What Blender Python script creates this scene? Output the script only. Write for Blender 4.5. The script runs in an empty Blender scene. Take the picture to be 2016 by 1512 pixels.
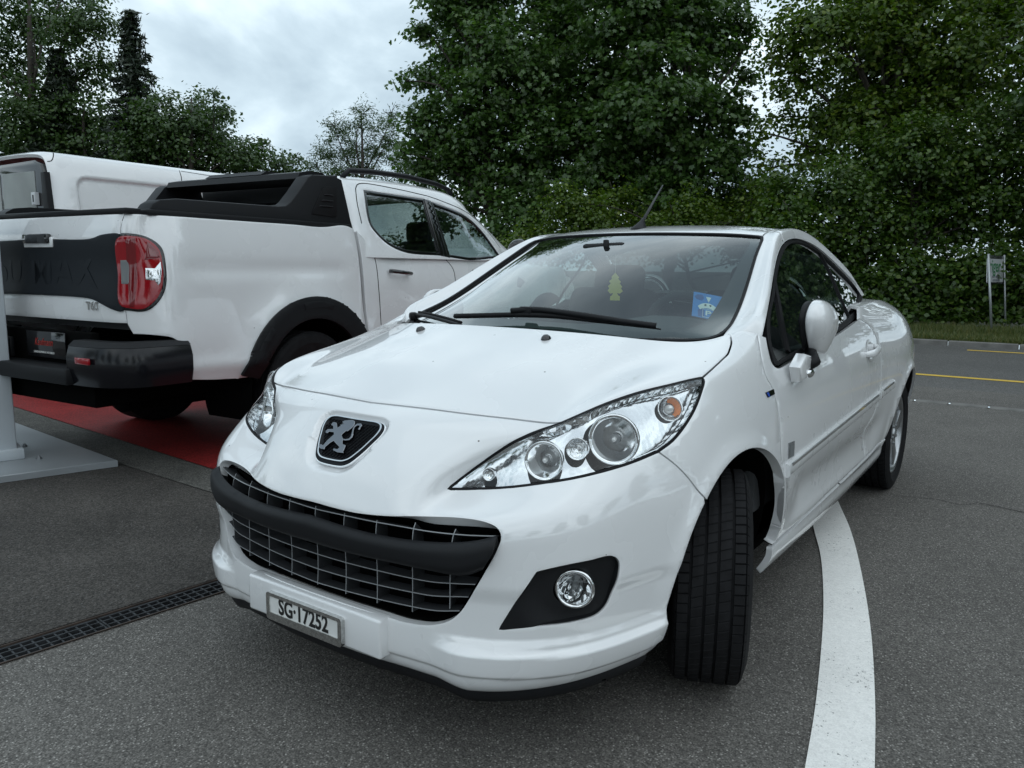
import bpy, bmesh, math, random
import numpy as np
from mathutils import Vector, Matrix
from mathutils.bvhtree import BVHTree
from mathutils.geometry import delaunay_2d_cdt
scene = bpy.context.scene
COL = scene.collection
rnd = random.Random(7)

# ---------------------------------------------------------------- camera
CAM_C = np.array([2.1416, 1.5246, 1.18630])
YAW, PITCH, ROLL, FPX = 3.75327, -0.14567, 0.009267, 1539.86
def cam_rows():
    y, p, r = YAW, PITCH, ROLL
    f = np.array([math.cos(p)*math.cos(y), math.cos(p)*math.sin(y), math.sin(p)])
    rt = np.cross(f, [0, 0, 1]); rt /= np.linalg.norm(rt); up = np.cross(rt, f)
    return np.array([math.cos(r)*rt+math.sin(r)*up, -math.sin(r)*rt+math.cos(r)*up, f])
CAM_M = cam_rows()
cd = bpy.data.cameras.new('camera'); cam = bpy.data.objects.new('camera', cd); COL.objects.link(cam)
m3 = Matrix((CAM_M[0], CAM_M[1], -CAM_M[2])).transposed()
cam.matrix_world = Matrix.Translation(CAM_C) @ m3.to_4x4()
cd.sensor_width = 36; cd.lens = FPX/2016*36; cd.clip_start = 0.05; cd.clip_end = 3000
scene.camera = cam

# ---------------------------------------------------------------- world, sun, exposure
SUN_EL, SUN_AZ = 58, 60          # degrees; azimuth of the sun measured from +x towards +y
w = bpy.data.worlds.new('World'); scene.world = w; w.use_nodes = True
nt = w.node_tree; nt.nodes.clear()
def N(t, **k):
    n = nt.nodes.new(t)
    for a, b in k.items(): setattr(n, a, b)
    return n
out = N('ShaderNodeOutputWorld'); bg = N('ShaderNodeBackground'); bg.inputs[1].default_value = SKY_K = 0.1
sky = N('ShaderNodeTexSky'); sky.sky_type = 'NISHITA'; sky.sun_disc = False
sky.sun_elevation = math.radians(SUN_EL); sky.sun_rotation = math.radians(90-SUN_AZ)
sky.air_density = 1.0; sky.dust_density = 2.0
tc = N('ShaderNodeTexCoord'); mp = N('ShaderNodeMapping')
sep = N('ShaderNodeSeparateXYZ'); nt.links.new(tc.outputs['Generated'], sep.inputs[0])
# project the view direction on a cloud plane: dir.xy / (dir.z + k)
ad = N('ShaderNodeMath', operation='MAXIMUM'); ad.inputs[1].default_value = 0.0; nt.links.new(sep.outputs[2], ad.inputs[0])
ad2 = N('ShaderNodeMath', operation='ADD'); ad2.inputs[1].default_value = 0.30; nt.links.new(ad.outputs[0], ad2.inputs[0])
dv = N('ShaderNodeVectorMath', operation='DIVIDE'); cmb = N('ShaderNodeCombineXYZ')
for i in range(2): nt.links.new(ad2.outputs[0], cmb.inputs[i])
cmb.inputs[2].default_value = 1.0
nt.links.new(tc.outputs['Generated'], dv.inputs[0]); nt.links.new(cmb.outputs[0], dv.inputs[1])
mp.inputs['Scale'].default_value = (1, 1, 0.0); mp.inputs['Location'].default_value = (3.1, 1.7, 0)
nt.links.new(dv.outputs[0], mp.inputs[0])
n1 = N('ShaderNodeTexNoise'); n1.inputs['Scale'].default_value = 1.5; n1.inputs['Detail'].default_value = 6; n1.inputs['Roughness'].default_value = 0.52
n1.inputs['Distortion'].default_value = 0.35
nt.links.new(mp.outputs[0], n1.inputs['Vector'])
cr = N('ShaderNodeValToRGB'); el = cr.color_ramp.elements
el[0].position = 0.36; el[0].color = (3.9, 5.0, 5.85, 1)
el[1].position = 0.66; el[1].color = (9.8, 11.3, 12.0, 1)
e = el.new(0.5); e.color = (5.9, 7.25, 8.1, 1)
nt.links.new(n1.outputs[0], cr.inputs[0])
mx = N('ShaderNodeMixRGB'); mx.inputs[0].default_value = 0.93
nt.links.new(sky.outputs[0], mx.inputs[1]); nt.links.new(cr.outputs[0], mx.inputs[2])
nt.links.new(mx.outputs[0], bg.inputs[0]); nt.links.new(bg.outputs[0], out.inputs[0])
sl = bpy.data.lights.new('sun', 'SUN'); so = bpy.data.objects.new('sun', sl); COL.objects.link(so)
sl.energy = 0.6; sl.angle = math.radians(110); sl.color = (1.0, 0.97, 0.93)
a, e_ = math.radians(SUN_AZ), math.radians(SUN_EL)
so.rotation_euler = Vector((math.cos(e_)*math.cos(a), math.cos(e_)*math.sin(a), math.sin(e_))).to_track_quat('Z', 'Y').to_euler()
so.location = (0, 0, 30)
vs = scene.view_settings; vs.view_transform = 'Standard'; vs.look = 'None'; vs.exposure = 0.24; vs.gamma = 1.0; vs.use_curve_mapping = False
# ---------------------------------------------------------------- helpers
def ray(px, py):
    d = np.array([(px-1008)/FPX, -(py-756)/FPX, 1.0]) @ CAM_M
    return d/np.linalg.norm(d)
def at_plane(px, py, ax, val):
    d = ray(px, py); return CAM_C+d*((val-CAM_C[ax])/d[ax])

MATS = {}
def mat(name, base=(.5, .5, .5), rough=.5, metal=0., coat=0., coat_rough=.03, spec=.5, emis=None, bump=None, var=None, alpha=1., sheen=0.):
    """procedural principled material; bump=(scale,strength,dist), var=(scale,amount,detail) brightness variation"""
    m = bpy.data.materials.new(name); m.use_nodes = True; MATS[name] = m
    t = m.node_tree; b = t.nodes['Principled BSDF']; L = t.links
    b.inputs['Base Color'].default_value = (*base, 1); b.inputs['Roughness'].default_value = rough; b.inputs['Metallic'].default_value = metal
    b.inputs['Coat Weight'].default_value = coat; b.inputs['Coat Roughness'].default_value = coat_rough
    b.inputs['Specular IOR Level'].default_value = spec
    if emis: b.inputs['Emission Color'].default_value = (*emis[:3], 1); b.inputs['Emission Strength'].default_value = emis[3]
    tcn = t.nodes.new('ShaderNodeTexCoord')
    if var:
        n = t.nodes.new('ShaderNodeTexNoise'); n.inputs['Scale'].default_value = var[0]; n.inputs['Detail'].default_value = var[2] if len(var) > 2 else 4
        L.new(tcn.outputs['Object'], n.inputs['Vector'])
        r = t.nodes.new('ShaderNodeMapRange'); r.inputs['From Min'].default_value = .3; r.inputs['From Max'].default_value = .7
        r.inputs['To Min'].default_value = 1-var[1]; r.inputs['To Max'].default_value = 1+var[1]; L.new(n.outputs[0], r.inputs[0])
        x = t.nodes.new('ShaderNodeVectorMath'); x.operation = 'SCALE'; x.inputs[0].default_value = base; L.new(r.outputs[0], x.inputs['Scale'])
        L.new(x.outputs[0], b.inputs['Base Color'])
        r2 = t.nodes.new('ShaderNodeMapRange'); r2.inputs['To Min'].default_value = max(rough-.08, 0.02); r2.inputs['To Max'].default_value = rough+.08
        L.new(n.outputs[0], r2.inputs[0]); L.new(r2.outputs[0], b.inputs['Roughness'])
    if bump:
        n = t.nodes.new('ShaderNodeTexNoise'); n.inputs['Scale'].default_value = bump[0]; n.inputs['Detail'].default_value = 3
        L.new(tcn.outputs['Object'], n.inputs['Vector'])
        bp = t.nodes.new('ShaderNodeBump'); bp.inputs['Strength'].default_value = bump[1]; bp.inputs['Distance'].default_value = bump[2]
        L.new(n.outputs[0], bp.inputs['Height']); L.new(bp.outputs[0], b.inputs['Normal'])
    return m
def glass_mat(name, tint=(.9, .95, .95), ior=1.45, rough=0.0, dens=0.0, k=1.6):
    """thin pane: tinted see-through with a fresnel mirror on top"""
    m = bpy.data.materials.new(name); m.use_nodes = True; MATS[name] = m
    t = m.node_tree; t.nodes.clear(); L = t.links
    o = t.nodes.new('ShaderNodeOutputMaterial'); mixn = t.nodes.new('ShaderNodeMixShader')
    tr = t.nodes.new('ShaderNodeBsdfTransparent'); tr.inputs[0].default_value = (*tint, 1)
    g = t.nodes.new('ShaderNodeBsdfGlossy'); g.inputs['Roughness'].default_value = rough; g.inputs[0].default_value = (1, 1, 1, 1)
    # Schlick reflectance from the facing ratio: the same from either side of the pane
    lw = t.nodes.new('ShaderNodeLayerWeight'); lw.inputs[0].default_value = .5
    pw = t.nodes.new('ShaderNodeMath'); pw.operation = 'POWER'; pw.inputs[1].default_value = 5; L.new(lw.outputs['Facing'], pw.inputs[0])
    f0 = ((ior-1)/(ior+1))**2
    f = t.nodes.new('ShaderNodeMath'); f.operation = 'MULTIPLY_ADD'; f.inputs[1].default_value = 1-f0; f.inputs[2].default_value = f0; L.new(pw.outputs[0], f.inputs[0])
    # both faces of the pane mirror
    mu = t.nodes.new('ShaderNodeMath'); mu.operation = 'MULTIPLY_ADD'; mu.inputs[1].default_value = k; mu.inputs[2].default_value = dens; mu.use_clamp = True
    L.new(f.outputs[0], mu.inputs[0]); L.new(mu.outputs[0], mixn.inputs[0]); L.new(tr.outputs[0], mixn.inputs[1]); L.new(g.outputs[0], mixn.inputs[2]); L.new(mixn.outputs[0], o.inputs[0])
    return m

def empty(name, label=None, cat=None, loc=(0, 0, 0), rz=0, group=None, parent=None):
    o = bpy.data.objects.new(name, None); COL.objects.link(o); o.location = loc; o.rotation_euler = (0, 0, rz); o.empty_display_size = .2
    tag(o, label, cat, group)
    if parent: o.parent = parent
    return o
def tag(o, label=None, cat=None, group=None, kind=None):
    if label: o['label'] = label
    if cat: o['category'] = cat
    if group: o['group'] = group
    if kind: o['kind'] = kind
    return o
def mobj(name, V, F, m, parent=None, smooth=True, normals=None, mats=None, fm=None):
    me = bpy.data.meshes.new(name)
    me.from_pydata([tuple(map(float, v)) for v in V], [], [tuple(int(i) for i in f) for f in F]); 
    me.validate(clean_customdata=False)
    if smooth: me.polygons.foreach_set('use_smooth', [True]*len(me.polygons))
    if normals is not None and len(normals) == len(me.vertices): me.normals_split_custom_set_from_vertices([tuple(map(float, n)) for n in normals])
    for mm in (mats or [m]): me.materials.append(MATS[mm] if isinstance(mm, str) else mm)
    if fm is not None: me.polygons.foreach_set('material_index', fm)
    me.update()
    o = bpy.data.objects.new(name, me); COL.objects.link(o)
    if parent: o.parent = parent
    return o
def bobj(name, bm, m, parent=None, smooth=False, angle=None):
    me = bpy.data.meshes.new(name); bmesh.ops.recalc_face_normals(bm, faces=bm.faces[:]); bm.to_mesh(me); bm.free()
    if smooth or angle: me.polygons.foreach_set('use_smooth', [True]*len(me.polygons))
    if angle: me.set_sharp_from_angle(angle=math.radians(angle))
    me.materials.append(MATS[m] if isinstance(m, str) else m)
    o = bpy.data.objects.new(name, me); COL.objects.link(o)
    if parent: o.parent = parent
    return o
def bm_box(bm, c, s, rot=None, bev=0, seg=2):
    r = bmesh.ops.create_cube(bm, size=1.0); vs_ = r['verts']
    M = Matrix.Translation(c) @ (rot.to_4x4() if rot is not None else Matrix()) @ Matrix.Diagonal((*s, 1))
    bmesh.ops.transform(bm, matrix=M, verts=vs_)
    if bev:
        ed = list({e for v in vs_ for e in v.link_edges}); bmesh.ops.bevel(bm, geom=ed, offset=bev, segments=seg, affect='EDGES', profile=.5)
def box(name, c, s, m, parent=None, rot=None, bev=0, seg=2):
    bm = bmesh.new(); bm_box(bm, c, s, rot, bev, seg); return bobj(name, bm, m, parent, angle=35 if bev else None)
def prism(bm, pts, n0, n1, frame, bev=0, seg=2):
    """pts: 2d outline; frame=(origin, ex, ey, en): extruded from n0 to n1 along en"""
    o, ex, ey, en = [np.array(q, float) for q in frame]
    a = [bm.verts.new(tuple(o+ex*p[0]+ey*p[1]+en*n0)) for p in pts]; b = [bm.verts.new(tuple(o+ex*p[0]+ey*p[1]+en*n1)) for p in pts]
    fs = [bm.faces.new(a[::-1]), bm.faces.new(b)]
    n = len(pts)
    for i in range(n): fs.append(bm.faces.new((a[i], a[(i+1) % n], b[(i+1) % n], b[i])))
    if bev:
        bmesh.ops.recalc_face_normals(bm, faces=fs)
        ed = [e for e in fs[1].edges]; bmesh.ops.bevel(bm, geom=ed, offset=bev, segments=seg, affect='EDGES', profile=.5)
def tube(pts, r, n=8, closed=False, caps=True, radii=None):
    pts = [np.array(p, float) for p in pts]; V = []; F = []; k = len(pts)
    up = None
    for i, p in enumerate(pts):
        if closed: t = pts[(i+1) % k]-pts[i-1]
        else: t = pts[min(i+1, k-1)]-pts[max(i-1, 0)]
        t = t/(np.linalg.norm(t)+1e-12)
        if up is None: up = np.array([0, 0, 1.]) if abs(t[2]) < .9 else np.array([1., 0, 0])
        s = np.cross(t, up); s /= np.linalg.norm(s)+1e-12; up = np.cross(s, t)
        rr = radii[i] if radii is not None else r
        for j in range(n):
            a = 2*math.pi*j/n; V.append(p+rr*(math.cos(a)*s+math.sin(a)*up))
    m = k if closed else k-1
    for i in range(m):
        for j in range(n):
            a, b = i*n+j, i*n+(j+1) % n; c, d = ((i+1) % k)*n+(j+1) % n, ((i+1) % k)*n+j
            F.append((a, b, c, d))
    if caps and not closed: F.append(tuple(range(n))[::-1]); F.append(tuple(range((k-1)*n, k*n)))
    return V, F
def lathe(prof, n, frame):
    """prof: [(radius, axial)]; frame=(origin, axis)"""
    o, ax = np.array(frame[0], float), np.array(frame[1], float); ax /= np.linalg.norm(ax)
    s = np.cross(ax, [0, 0, 1.]); s = s if np.linalg.norm(s) > .1 else np.cross(ax, [1., 0, 0]); s /= np.linalg.norm(s); t = np.cross(ax, s)
    V = []; F = []; k = len(prof)
    for r, h in prof:
        for j in range(n):
            a = 2*math.pi*j/n; V.append(o+ax*h+r*(math.cos(a)*s+math.sin(a)*t))
    for i in range(k-1):
        for j in range(n):
            F.append((i*n+j, i*n+(j+1) % n, (i+1)*n+(j+1) % n, (i+1)*n+j))
    return V, F
def crspline(P, step, closed=False, corners=()):
    """centripetal-ish catmull-rom resampling of a polyline; corner indices stay sharp"""
    P = np.array(P, float); n = len(P); outp = []
    segs = n if closed else n-1
    for i in range(segs):
        p1, p2 = P[i], P[(i+1) % n]
        p0 = P[i-1] if (i > 0 or closed) else 2*p1-p2
        p3 = P[(i+2) % n] if (i+2 < n or closed) else 2*p2-p1
        if i in corners: p0 = 2*p1-p2
        if (i+1) % n in corners: p3 = 2*p2-p1
        L = np.linalg.norm(p2-p1); k = max(1, int(math.ceil(L/step)))
        d0, d1, d2 = [max(np.linalg.norm(q), 1e-9)**.5 for q in (p1-p0, p2-p1, p3-p2)]
        m1 = d1*((p1-p0)/d0-(p2-p0)/(d0+d1)+(p2-p1)/d1); m2 = d1*((p2-p1)/d1-(p3-p1)/(d1+d2)+(p3-p2)/d2)
        for t in np.arange(k)/k:
            outp.append((2*t**3-3*t**2+1)*p1+(t**3-2*t**2+t)*m1+(-2*t**3+3*t**2)*p2+(t**3-t**2)*m2)
    if not closed: outp.append(P[-1])
    return np.array(outp)
def inpoly(Q, poly):
    Q = np.asarray(Q, float); poly = np.asarray(poly, float); x, y = Q[:, 0], Q[:, 1]; c = np.zeros(len(Q), bool)
    a = poly; b = np.roll(poly, -1, 0)
    for (x1, y1), (x2, y2) in zip(a, b):
        if y1 == y2: continue
        k = ((y1 > y) != (y2 > y)) & (x < (x2-x1)*(y-y1)/(y2-y1)+x1); c ^= k
    return c
def segdist(Q, poly, closed=True):
    Q = np.asarray(Q, float); P = np.asarray(poly, float); best = np.full(len(Q), 1e9)
    B = np.roll(P, -1, 0); k = len(P) if closed else len(P)-1
    for i in range(k):
        d = B[i]-P[i]; L = (d*d).sum()
        t = np.clip(((Q-P[i])@d)/max(L, 1e-12), 0, 1); r = Q-(P[i]+t[:, None]*d)
        best = np.minimum(best, (r*r).sum(1))
    return np.sqrt(best)
def smooth01(x): x = np.clip(x, 0, 1); return x*x*(3-2*x)

class Surf:
    """uniform cubic B-spline surface through a net of points (u across, v along), optional relief"""
    def __init__(s, T, iters=5):
        s.T = np.array(T, float); s.nu, s.nv = s.T.shape[:2]; s.feats = []
        Bu = s.B(np.arange(s.nu), s.nu); Bv = s.B(np.arange(s.nv), s.nv); C = s.T.copy()
        for _ in range(iters): C = C+(s.T-np.einsum('ai,ijk,bj->abk', Bu, C, Bv))*.9
        s.C = C; s.u0 = 0
    def B(s, t, n, der=0):
        t = np.clip(np.asarray(t, float), 0, n-1); i = np.minimum(t.astype(int), n-2); f = t-i
        if der == 0: w = [(1-f)**3/6, (3*f**3-6*f**2+4)/6, (-3*f**3+3*f**2+3*f+1)/6, f**3/6]
        else: w = [-(1-f)**2/2, (9*f**2-12*f)/6, (-9*f**2+6*f+3)/6, f**2/2]
        M = np.zeros((len(t), n)); r = np.arange(len(t))
        for k in range(4):
            j = i-1+k
            lo = j < 0; hi = j > n-1; ok = ~(lo | hi)
            np.add.at(M, (r[ok], j[ok]), w[k][ok])
            np.add.at(M, (r[lo], np.zeros(lo.sum(), int)), 2*w[k][lo]); np.add.at(M, (r[lo], np.ones(lo.sum(), int)), -w[k][lo])
            np.add.at(M, (r[hi], np.full(hi.sum(), n-1)), 2*w[k][hi]); np.add.at(M, (r[hi], np.full(hi.sum(), n-2)), -w[k][hi])
        return M
    def raw(s, uv, der=False):
        uv = np.asarray(uv, float); Bu, Bv = s.B(uv[:, 0]-s.u0, s.nu), s.B(uv[:, 1], s.nv)
        P = np.einsum('ai,ijk,aj->ak', Bu, s.C, Bv, optimize=True)
        if not der: return P
        Du = np.einsum('ai,ijk,aj->ak', s.B(uv[:, 0]-s.u0, s.nu, 1), s.C, Bv, optimize=True); Dv = np.einsum('ai,ijk,aj->ak', Bu, s.C, s.B(uv[:, 1], s.nv, 1), optimize=True)
        Nn = np.cross(Du, Dv); Nn /= np.linalg.norm(Nn, axis=1)[:, None]+1e-12
        return P, Nn*s.sgn
    sgn = 1
    def pos(s, uv, off=0.0):
        P, Nn = s.raw(uv, True); d = np.zeros(len(P))+off
        for f in s.feats: d = d+f(P)
        return P+Nn*d[:, None]
    def full(s, uv, off=0.0):
        uv = np.asarray(uv, float)
        if not s.feats:
            P, Nn = s.raw(uv, True); return P+Nn*off, Nn
        e = .012; P = s.pos(uv, off)
        a = s.pos(uv+[e, 0], off)-s.pos(uv-[e, 0], off); b = s.pos(uv+[0, e], off)-s.pos(uv-[0, e], off)
        Nn = np.cross(a, b)*s.sgn; Nn /= np.linalg.norm(Nn, axis=1)[:, None]+1e-12
        return P, Nn
    def build_bvh(s, k=6):
        s.gu = np.linspace(0, s.nu-1, (s.nu-1)*k+1)+s.u0; s.gv = np.linspace(0, s.nv-1, (s.nv-1)*k+1)
        U, V = np.meshgrid(s.gu, s.gv, indexing='ij'); s.guv = np.stack([U.ravel(), V.ravel()], 1); s.GP = s.raw(s.guv)
        nv = len(s.gv); F = []
        for i in range(len(s.gu)-1):
            for j in range(nv-1):
                a = i*nv+j; F.append((a, a+nv, a+nv+1)); F.append((a, a+nv+1, a+1))
        s.F = F; s.bvh = BVHTree.FromPolygons([tuple(p) for p in s.GP], F)
    def hit(s, o, d):
        loc, nrm, idx, dist = s.bvh.ray_cast(Vector(o), Vector(d))
        if loc is None: return None
        q = s._uv(idx, np.array(loc)); nn = s.raw(q[None], True)[1][0]
        if np.dot(nn, d) > 0: return None
        return q
    def _uv(s, idx, p):
        a, b, c = s.F[idx]; A, Bp, Cp = s.GP[a], s.GP[b], s.GP[c]
        M = np.stack([Bp-A, Cp-A], 1); w = np.linalg.lstsq(M, p-A, rcond=None)[0]
        return s.guv[a]*(1-w[0]-w[1])+s.guv[b]*w[0]+s.guv[c]*w[1]
    def px(s, pts):
        """photograph points -> surface coordinates (misses are dropped)"""
        r = [s.hit(CAM_C, ray(*p)) for p in pts]; return np.array([q for q in r if q is not None])
    def near(s, p):
        loc, nrm, idx, dist = s.bvh.find_nearest(Vector(p)); return s._uv(idx, np.array(loc))
    def side(s, pts, o=2.0):
        """(x,z) points looked up along -y from the left side"""
        r = [s.hit((p[0], o, p[1]), (0, -1, 0)) for p in pts]; return np.array([q for q in r if q is not None])
    def front(s, pts):
        r = [s.hit((3, p[0], p[1]), (-1, 0, 0)) for p in pts]; return np.array([q for q in r if q is not None])

def resample(S, uv, step, closed=True):
    P = S.raw(uv); n = len(uv); o = []
    for i in range(n if closed else n-1):
        j = (i+1) % n; k = max(1, int(round(np.linalg.norm(P[j]-P[i])/step)))
        for t in range(k): o.append(uv[i]+(uv[j]-uv[i])*t/k)
    if not closed: o.append(uv[-1])
    o = np.array(o); keep = [0]; PP = S.raw(o)
    for i in range(1, len(o)):
        if np.linalg.norm(PP[i]-PP[keep[-1]]) > step*.45: keep.append(i)
    return o[keep]
def cdt(outer, holes, inner):
    V = [Vector(p) for p in outer]; E = [(i, (i+1) % len(outer)) for i in range(len(outer))]
    for h in holes:
        b = len(V); V += [Vector(p) for p in h]; E += [(b+i, b+(i+1) % len(h)) for i in range(len(h))]
    nb = len(V); V += [Vector(p) for p in inner]
    r = delaunay_2d_cdt(V, E, [], 0, 1e-7)
    vv = np.array([tuple(p) for p in r[0]]); F = np.array([f for f in r[2] if len(f) == 3])
    cen = vv[F].mean(1); ok = inpoly(cen, outer)
    for h in holes: ok &= ~inpoly(cen, h)
    F = F[ok]; used = np.unique(F); mp_ = np.full(len(vv), -1); mp_[used] = np.arange(len(used))
    return vv[used], mp_[F]
def panel(name, S, outer, holes=(), m='paint', parent=None, gap=.0022, rim=.014, off=0., k=5, dense=(), step=.009, hole_gap=0., hole_rim=None, round_=.0015, noflip=False):
    """a sheet of surface S inside the outline, edges rolled in, returned as one mesh object"""
    outer = resample(S, np.asarray(outer), step); holes = [resample(S, np.asarray(h), step) for h in holes]
    lo, hi = outer.min(0), outer.max(0)
    gu = np.arange(math.floor(lo[0]*k)/k, hi[0]+1/k, 1/k); gv = np.arange(math.floor(lo[1]*k)/k, hi[1]+1/k, 1/k)
    U, Vv = np.meshgrid(gu, gv, indexing='ij'); Q = np.stack([U.ravel(), Vv.ravel()], 1)
    for (a, b, kk) in dense:
        U, Vv = np.meshgrid(np.arange(a[0], b[0], 1/kk), np.arange(a[1], b[1], 1/kk), indexing='ij'); Q = np.vstack([Q, np.stack([U.ravel()+.0013, Vv.ravel()+.0017], 1)])
    ok = inpoly(Q, outer)
    for h in holes: ok &= ~inpoly(Q, h)
    Q = Q[ok]
    # keep clear of the edge (metric distance)
    QP = S.raw(Q); 
    for b in [outer]+list(holes):
        BP = S.raw(b); d = segdist3(QP, BP); Q = Q[d > .0075]; QP = QP[d > .0075]
    uv, F = cdt(outer, holes, Q)
    P, Nn = S.full(uv, off)
    # orientation
    f0 = F[:, 0]; fn = np.cross(P[F[:, 1]]-P[F[:, 0]], P[F[:, 2]]-P[F[:, 0]])
    flip = (fn*Nn[f0]).sum(1) < 0; F[flip] = F[flip][:, ::-1]
    # boundary loops (directed edges without twin)
    ed = set()
    for a, b, c in F: ed.update(((a, b), (b, c), (c, a)))
    nxt = {a: b for a, b in ed if (b, a) not in ed}
    prv = {b: a for a, b in nxt.items()}
    P0 = P.copy(); rimN = {}
    for b in nxt:
        if b not in prv: continue
        t = P0[nxt[b]]-P0[prv[b]]; t /= np.linalg.norm(t)+1e-12; inn = np.cross(Nn[b], t)
        P[b] = P0[b]+inn*gap-Nn[b]*round_; rimN[b] = inn
    V = list(P); NN = list(Nn); faces = [tuple(f) for f in F]
    if rim:
        top = {}; bot = {}
        for b in nxt:
            inn = rimN.get(b, np.zeros(3))
            top[b] = len(V); V.append(P[b]); NN.append(-inn if b in rimN else Nn[b])
            bot[b] = len(V); V.append(P[b]-Nn[b]*rim+inn*.002); NN.append(-inn if b in rimN else Nn[b])
        for b in rimN: NN[b] = NN[b]-rimN[b]*.22; NN[b] = NN[b]/np.linalg.norm(NN[b])
        for a, b in nxt.items(): faces.append((top[b], top[a], bot[a], bot[b]))
    return mobj(name, V, faces, m, parent, True, NN)
def segdist3(Q, P):
    best = np.full(len(Q), 1e9)
    B = np.roll(P, -1, 0)
    for i in range(len(P)):
        d = B[i]-P[i]; L = (d*d).sum(); t = np.clip(((Q-P[i])@d)/max(L, 1e-12), 0, 1)
        r = Q-(P[i]+t[:, None]*d); best = np.minimum(best, (r*r).sum(1))
    return np.sqrt(best)
def sweep_on(name, S, uv, prof, m, parent=None, closed=False, caps=True, off=0., taper=None):
    """sweep a profile [(side, out)] along a surface curve"""
    P, Nn = S.full(uv, off); k = len(P); V = []; F = []; n = len(prof)
    for i in range(k):
        t = P[(i+1) % k if closed else min(i+1, k-1)]-P[i-1 if (closed or i > 0) else 0]; t /= np.linalg.norm(t)+1e-12
        sd = np.cross(Nn[i], t); sd /= np.linalg.norm(sd)+1e-12; sc = taper(i/(k-1)) if taper else 1
        for a, b in prof: V.append(P[i]+sd*a*sc+Nn[i]*b*(sc if taper else 1))
    for i in range(k if closed else k-1):
        for j in range(n):
            F.append((i*n+j, i*n+(j+1) % n, ((i+1) % k)*n+(j+1) % n, ((i+1) % k)*n+j))
    if caps and not closed: F += [tuple(range(n))[::-1], tuple(range((k-1)*n, k*n))]
    bm = bmesh.new(); vs_ = [bm.verts.new(tuple(v)) for v in V]
    for f in F:
        try: bm.faces.new([vs_[i] for i in f])
        except ValueError: pass
    return bobj(name, bm, m, parent, angle=50)
def mirror_copy(o, parent=None, name=None):
    """the same piece on the other side of the car (y -> -y)"""
    me = o.data.copy(); V = np.empty(len(me.vertices)*3); me.vertices.foreach_get('co', V); V = V.reshape(-1, 3)
    n = np.array([tuple(q.vector) for q in me.corner_normals]); li = np.array([l.vertex_index for l in me.loops])
    sm = [p.use_smooth for p in me.polygons]; fm = [p.material_index for p in me.polygons]
    faces = []; ln = []
    for p in me.polygons:
        idx = list(p.loop_indices)[::-1]; faces.append([li[i] for i in idx]); ln += [tuple(n[i]*[1, -1, 1]) for i in idx]
    me2 = bpy.data.meshes.new(o.name); me2.from_pydata([tuple(q) for q in V*[1, -1, 1]], [], faces)
    me2.polygons.foreach_set('use_smooth', sm); me2.polygons.foreach_set('material_index', fm)
    for mm in me.materials: me2.materials.append(mm)
    me2.normals_split_custom_set(ln); me2.update(); bpy.data.meshes.remove(me)
    q = bpy.data.objects.new(name or o.name.split('.')[0], me2); COL.objects.link(q); q.parent = parent if parent is not None else o.parent
    for k in o.keys():
        if k not in ('cycles',): q[k] = o[k]
    return q
def px_curve(S, pts, step=7, closed=False, corners=()):
    return S.px(crspline(pts, step, closed, corners))
def circle_uv(S, c, r, n, frame=None): pass
# ---------------------------------------------------------------- materials
mat('paint', (.79, .795, .80), .28, coat=1.0, coat_rough=.015, var=(3, .015)); MATS['paint'].node_tree.nodes['Principled BSDF'].inputs['Coat IOR'].default_value = 1.75
mat('black_plastic', (.010, .0105, .012), .50, spec=.22, bump=(900, .05, .0006))
mat('gloss_black', (.006, .006, .007), .08, coat=.6)
mat('rubber', (.008, .008, .009), .62, spec=.2, var=(40, .2))
mat('tyre_rubber', (.010, .010, .011), .75, spec=.18, var=(30, .35), bump=(300, .1, .0008))
mat('dark_inner', (.003, .003, .003), .95, spec=.05)
mat('chrome', (.82, .83, .84), .06, metal=1)
mat('reflector', (.86, .87, .88), .07, metal=1)
mat('alloy', (.42, .43, .44), .32, metal=1, var=(60, .12))
mat('slat_grey', (.16, .17, .175), .38, coat=.2)
mat('amber', (.75, .22, .04), .25, coat=.5)
mat('interior', (.030, .031, .033), .8, spec=.2, var=(20, .15))
mat('interior_grey', (.050, .053, .056), .8, var=(30, .12))
glass_mat('lens', (.97, .98, .98), 1.42)
glass_mat('windscreen', (.62, .73, .70), 1.5, k=1.9)
glass_mat('side_glass', (.52, .60, .58), 1.5, k=1.5); glass_mat('rear_glass', (.12, .14, .14), 1.5)
glass_mat('mirror_glass', (.05, .05, .05), 3.0)

# road grime and stone chips on the white paint
def chips(m):
    t = MATS[m].node_tree; L = t.links; b = t.nodes['Principled BSDF']; src = b.inputs['Base Color'].links[0].from_socket; tc_ = t.nodes.new('ShaderNodeTexCoord')
    v = t.nodes.new('ShaderNodeTexVoronoi'); v.inputs['Scale'].default_value = 17; L.new(tc_.outputs['Object'], v.inputs['Vector'])
    sc_ = t.nodes.new('ShaderNodeSeparateColor'); L.new(v.outputs['Color'], sc_.inputs[0])
    r = t.nodes.new('ShaderNodeMapRange'); r.inputs['From Min'].default_value = .055; r.inputs['From Max'].default_value = .045; L.new(v.outputs['Distance'], r.inputs[0])
    g = t.nodes.new('ShaderNodeMath'); g.operation = 'GREATER_THAN'; g.inputs[1].default_value = .90; L.new(sc_.outputs[0], g.inputs[0])
    mu = t.nodes.new('ShaderNodeMath'); mu.operation = 'MULTIPLY'; L.new(r.outputs[0], mu.inputs[0]); L.new(g.outputs[0], mu.inputs[1])
    mx_ = t.nodes.new('ShaderNodeMixRGB'); L.new(mu.outputs[0], mx_.inputs[0]); L.new(src, mx_.inputs[1]); mx_.inputs[2].default_value = (.12, .11, .10, 1); L.new(mx_.outputs[0], b.inputs['Base Color'])
chips('paint')
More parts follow.
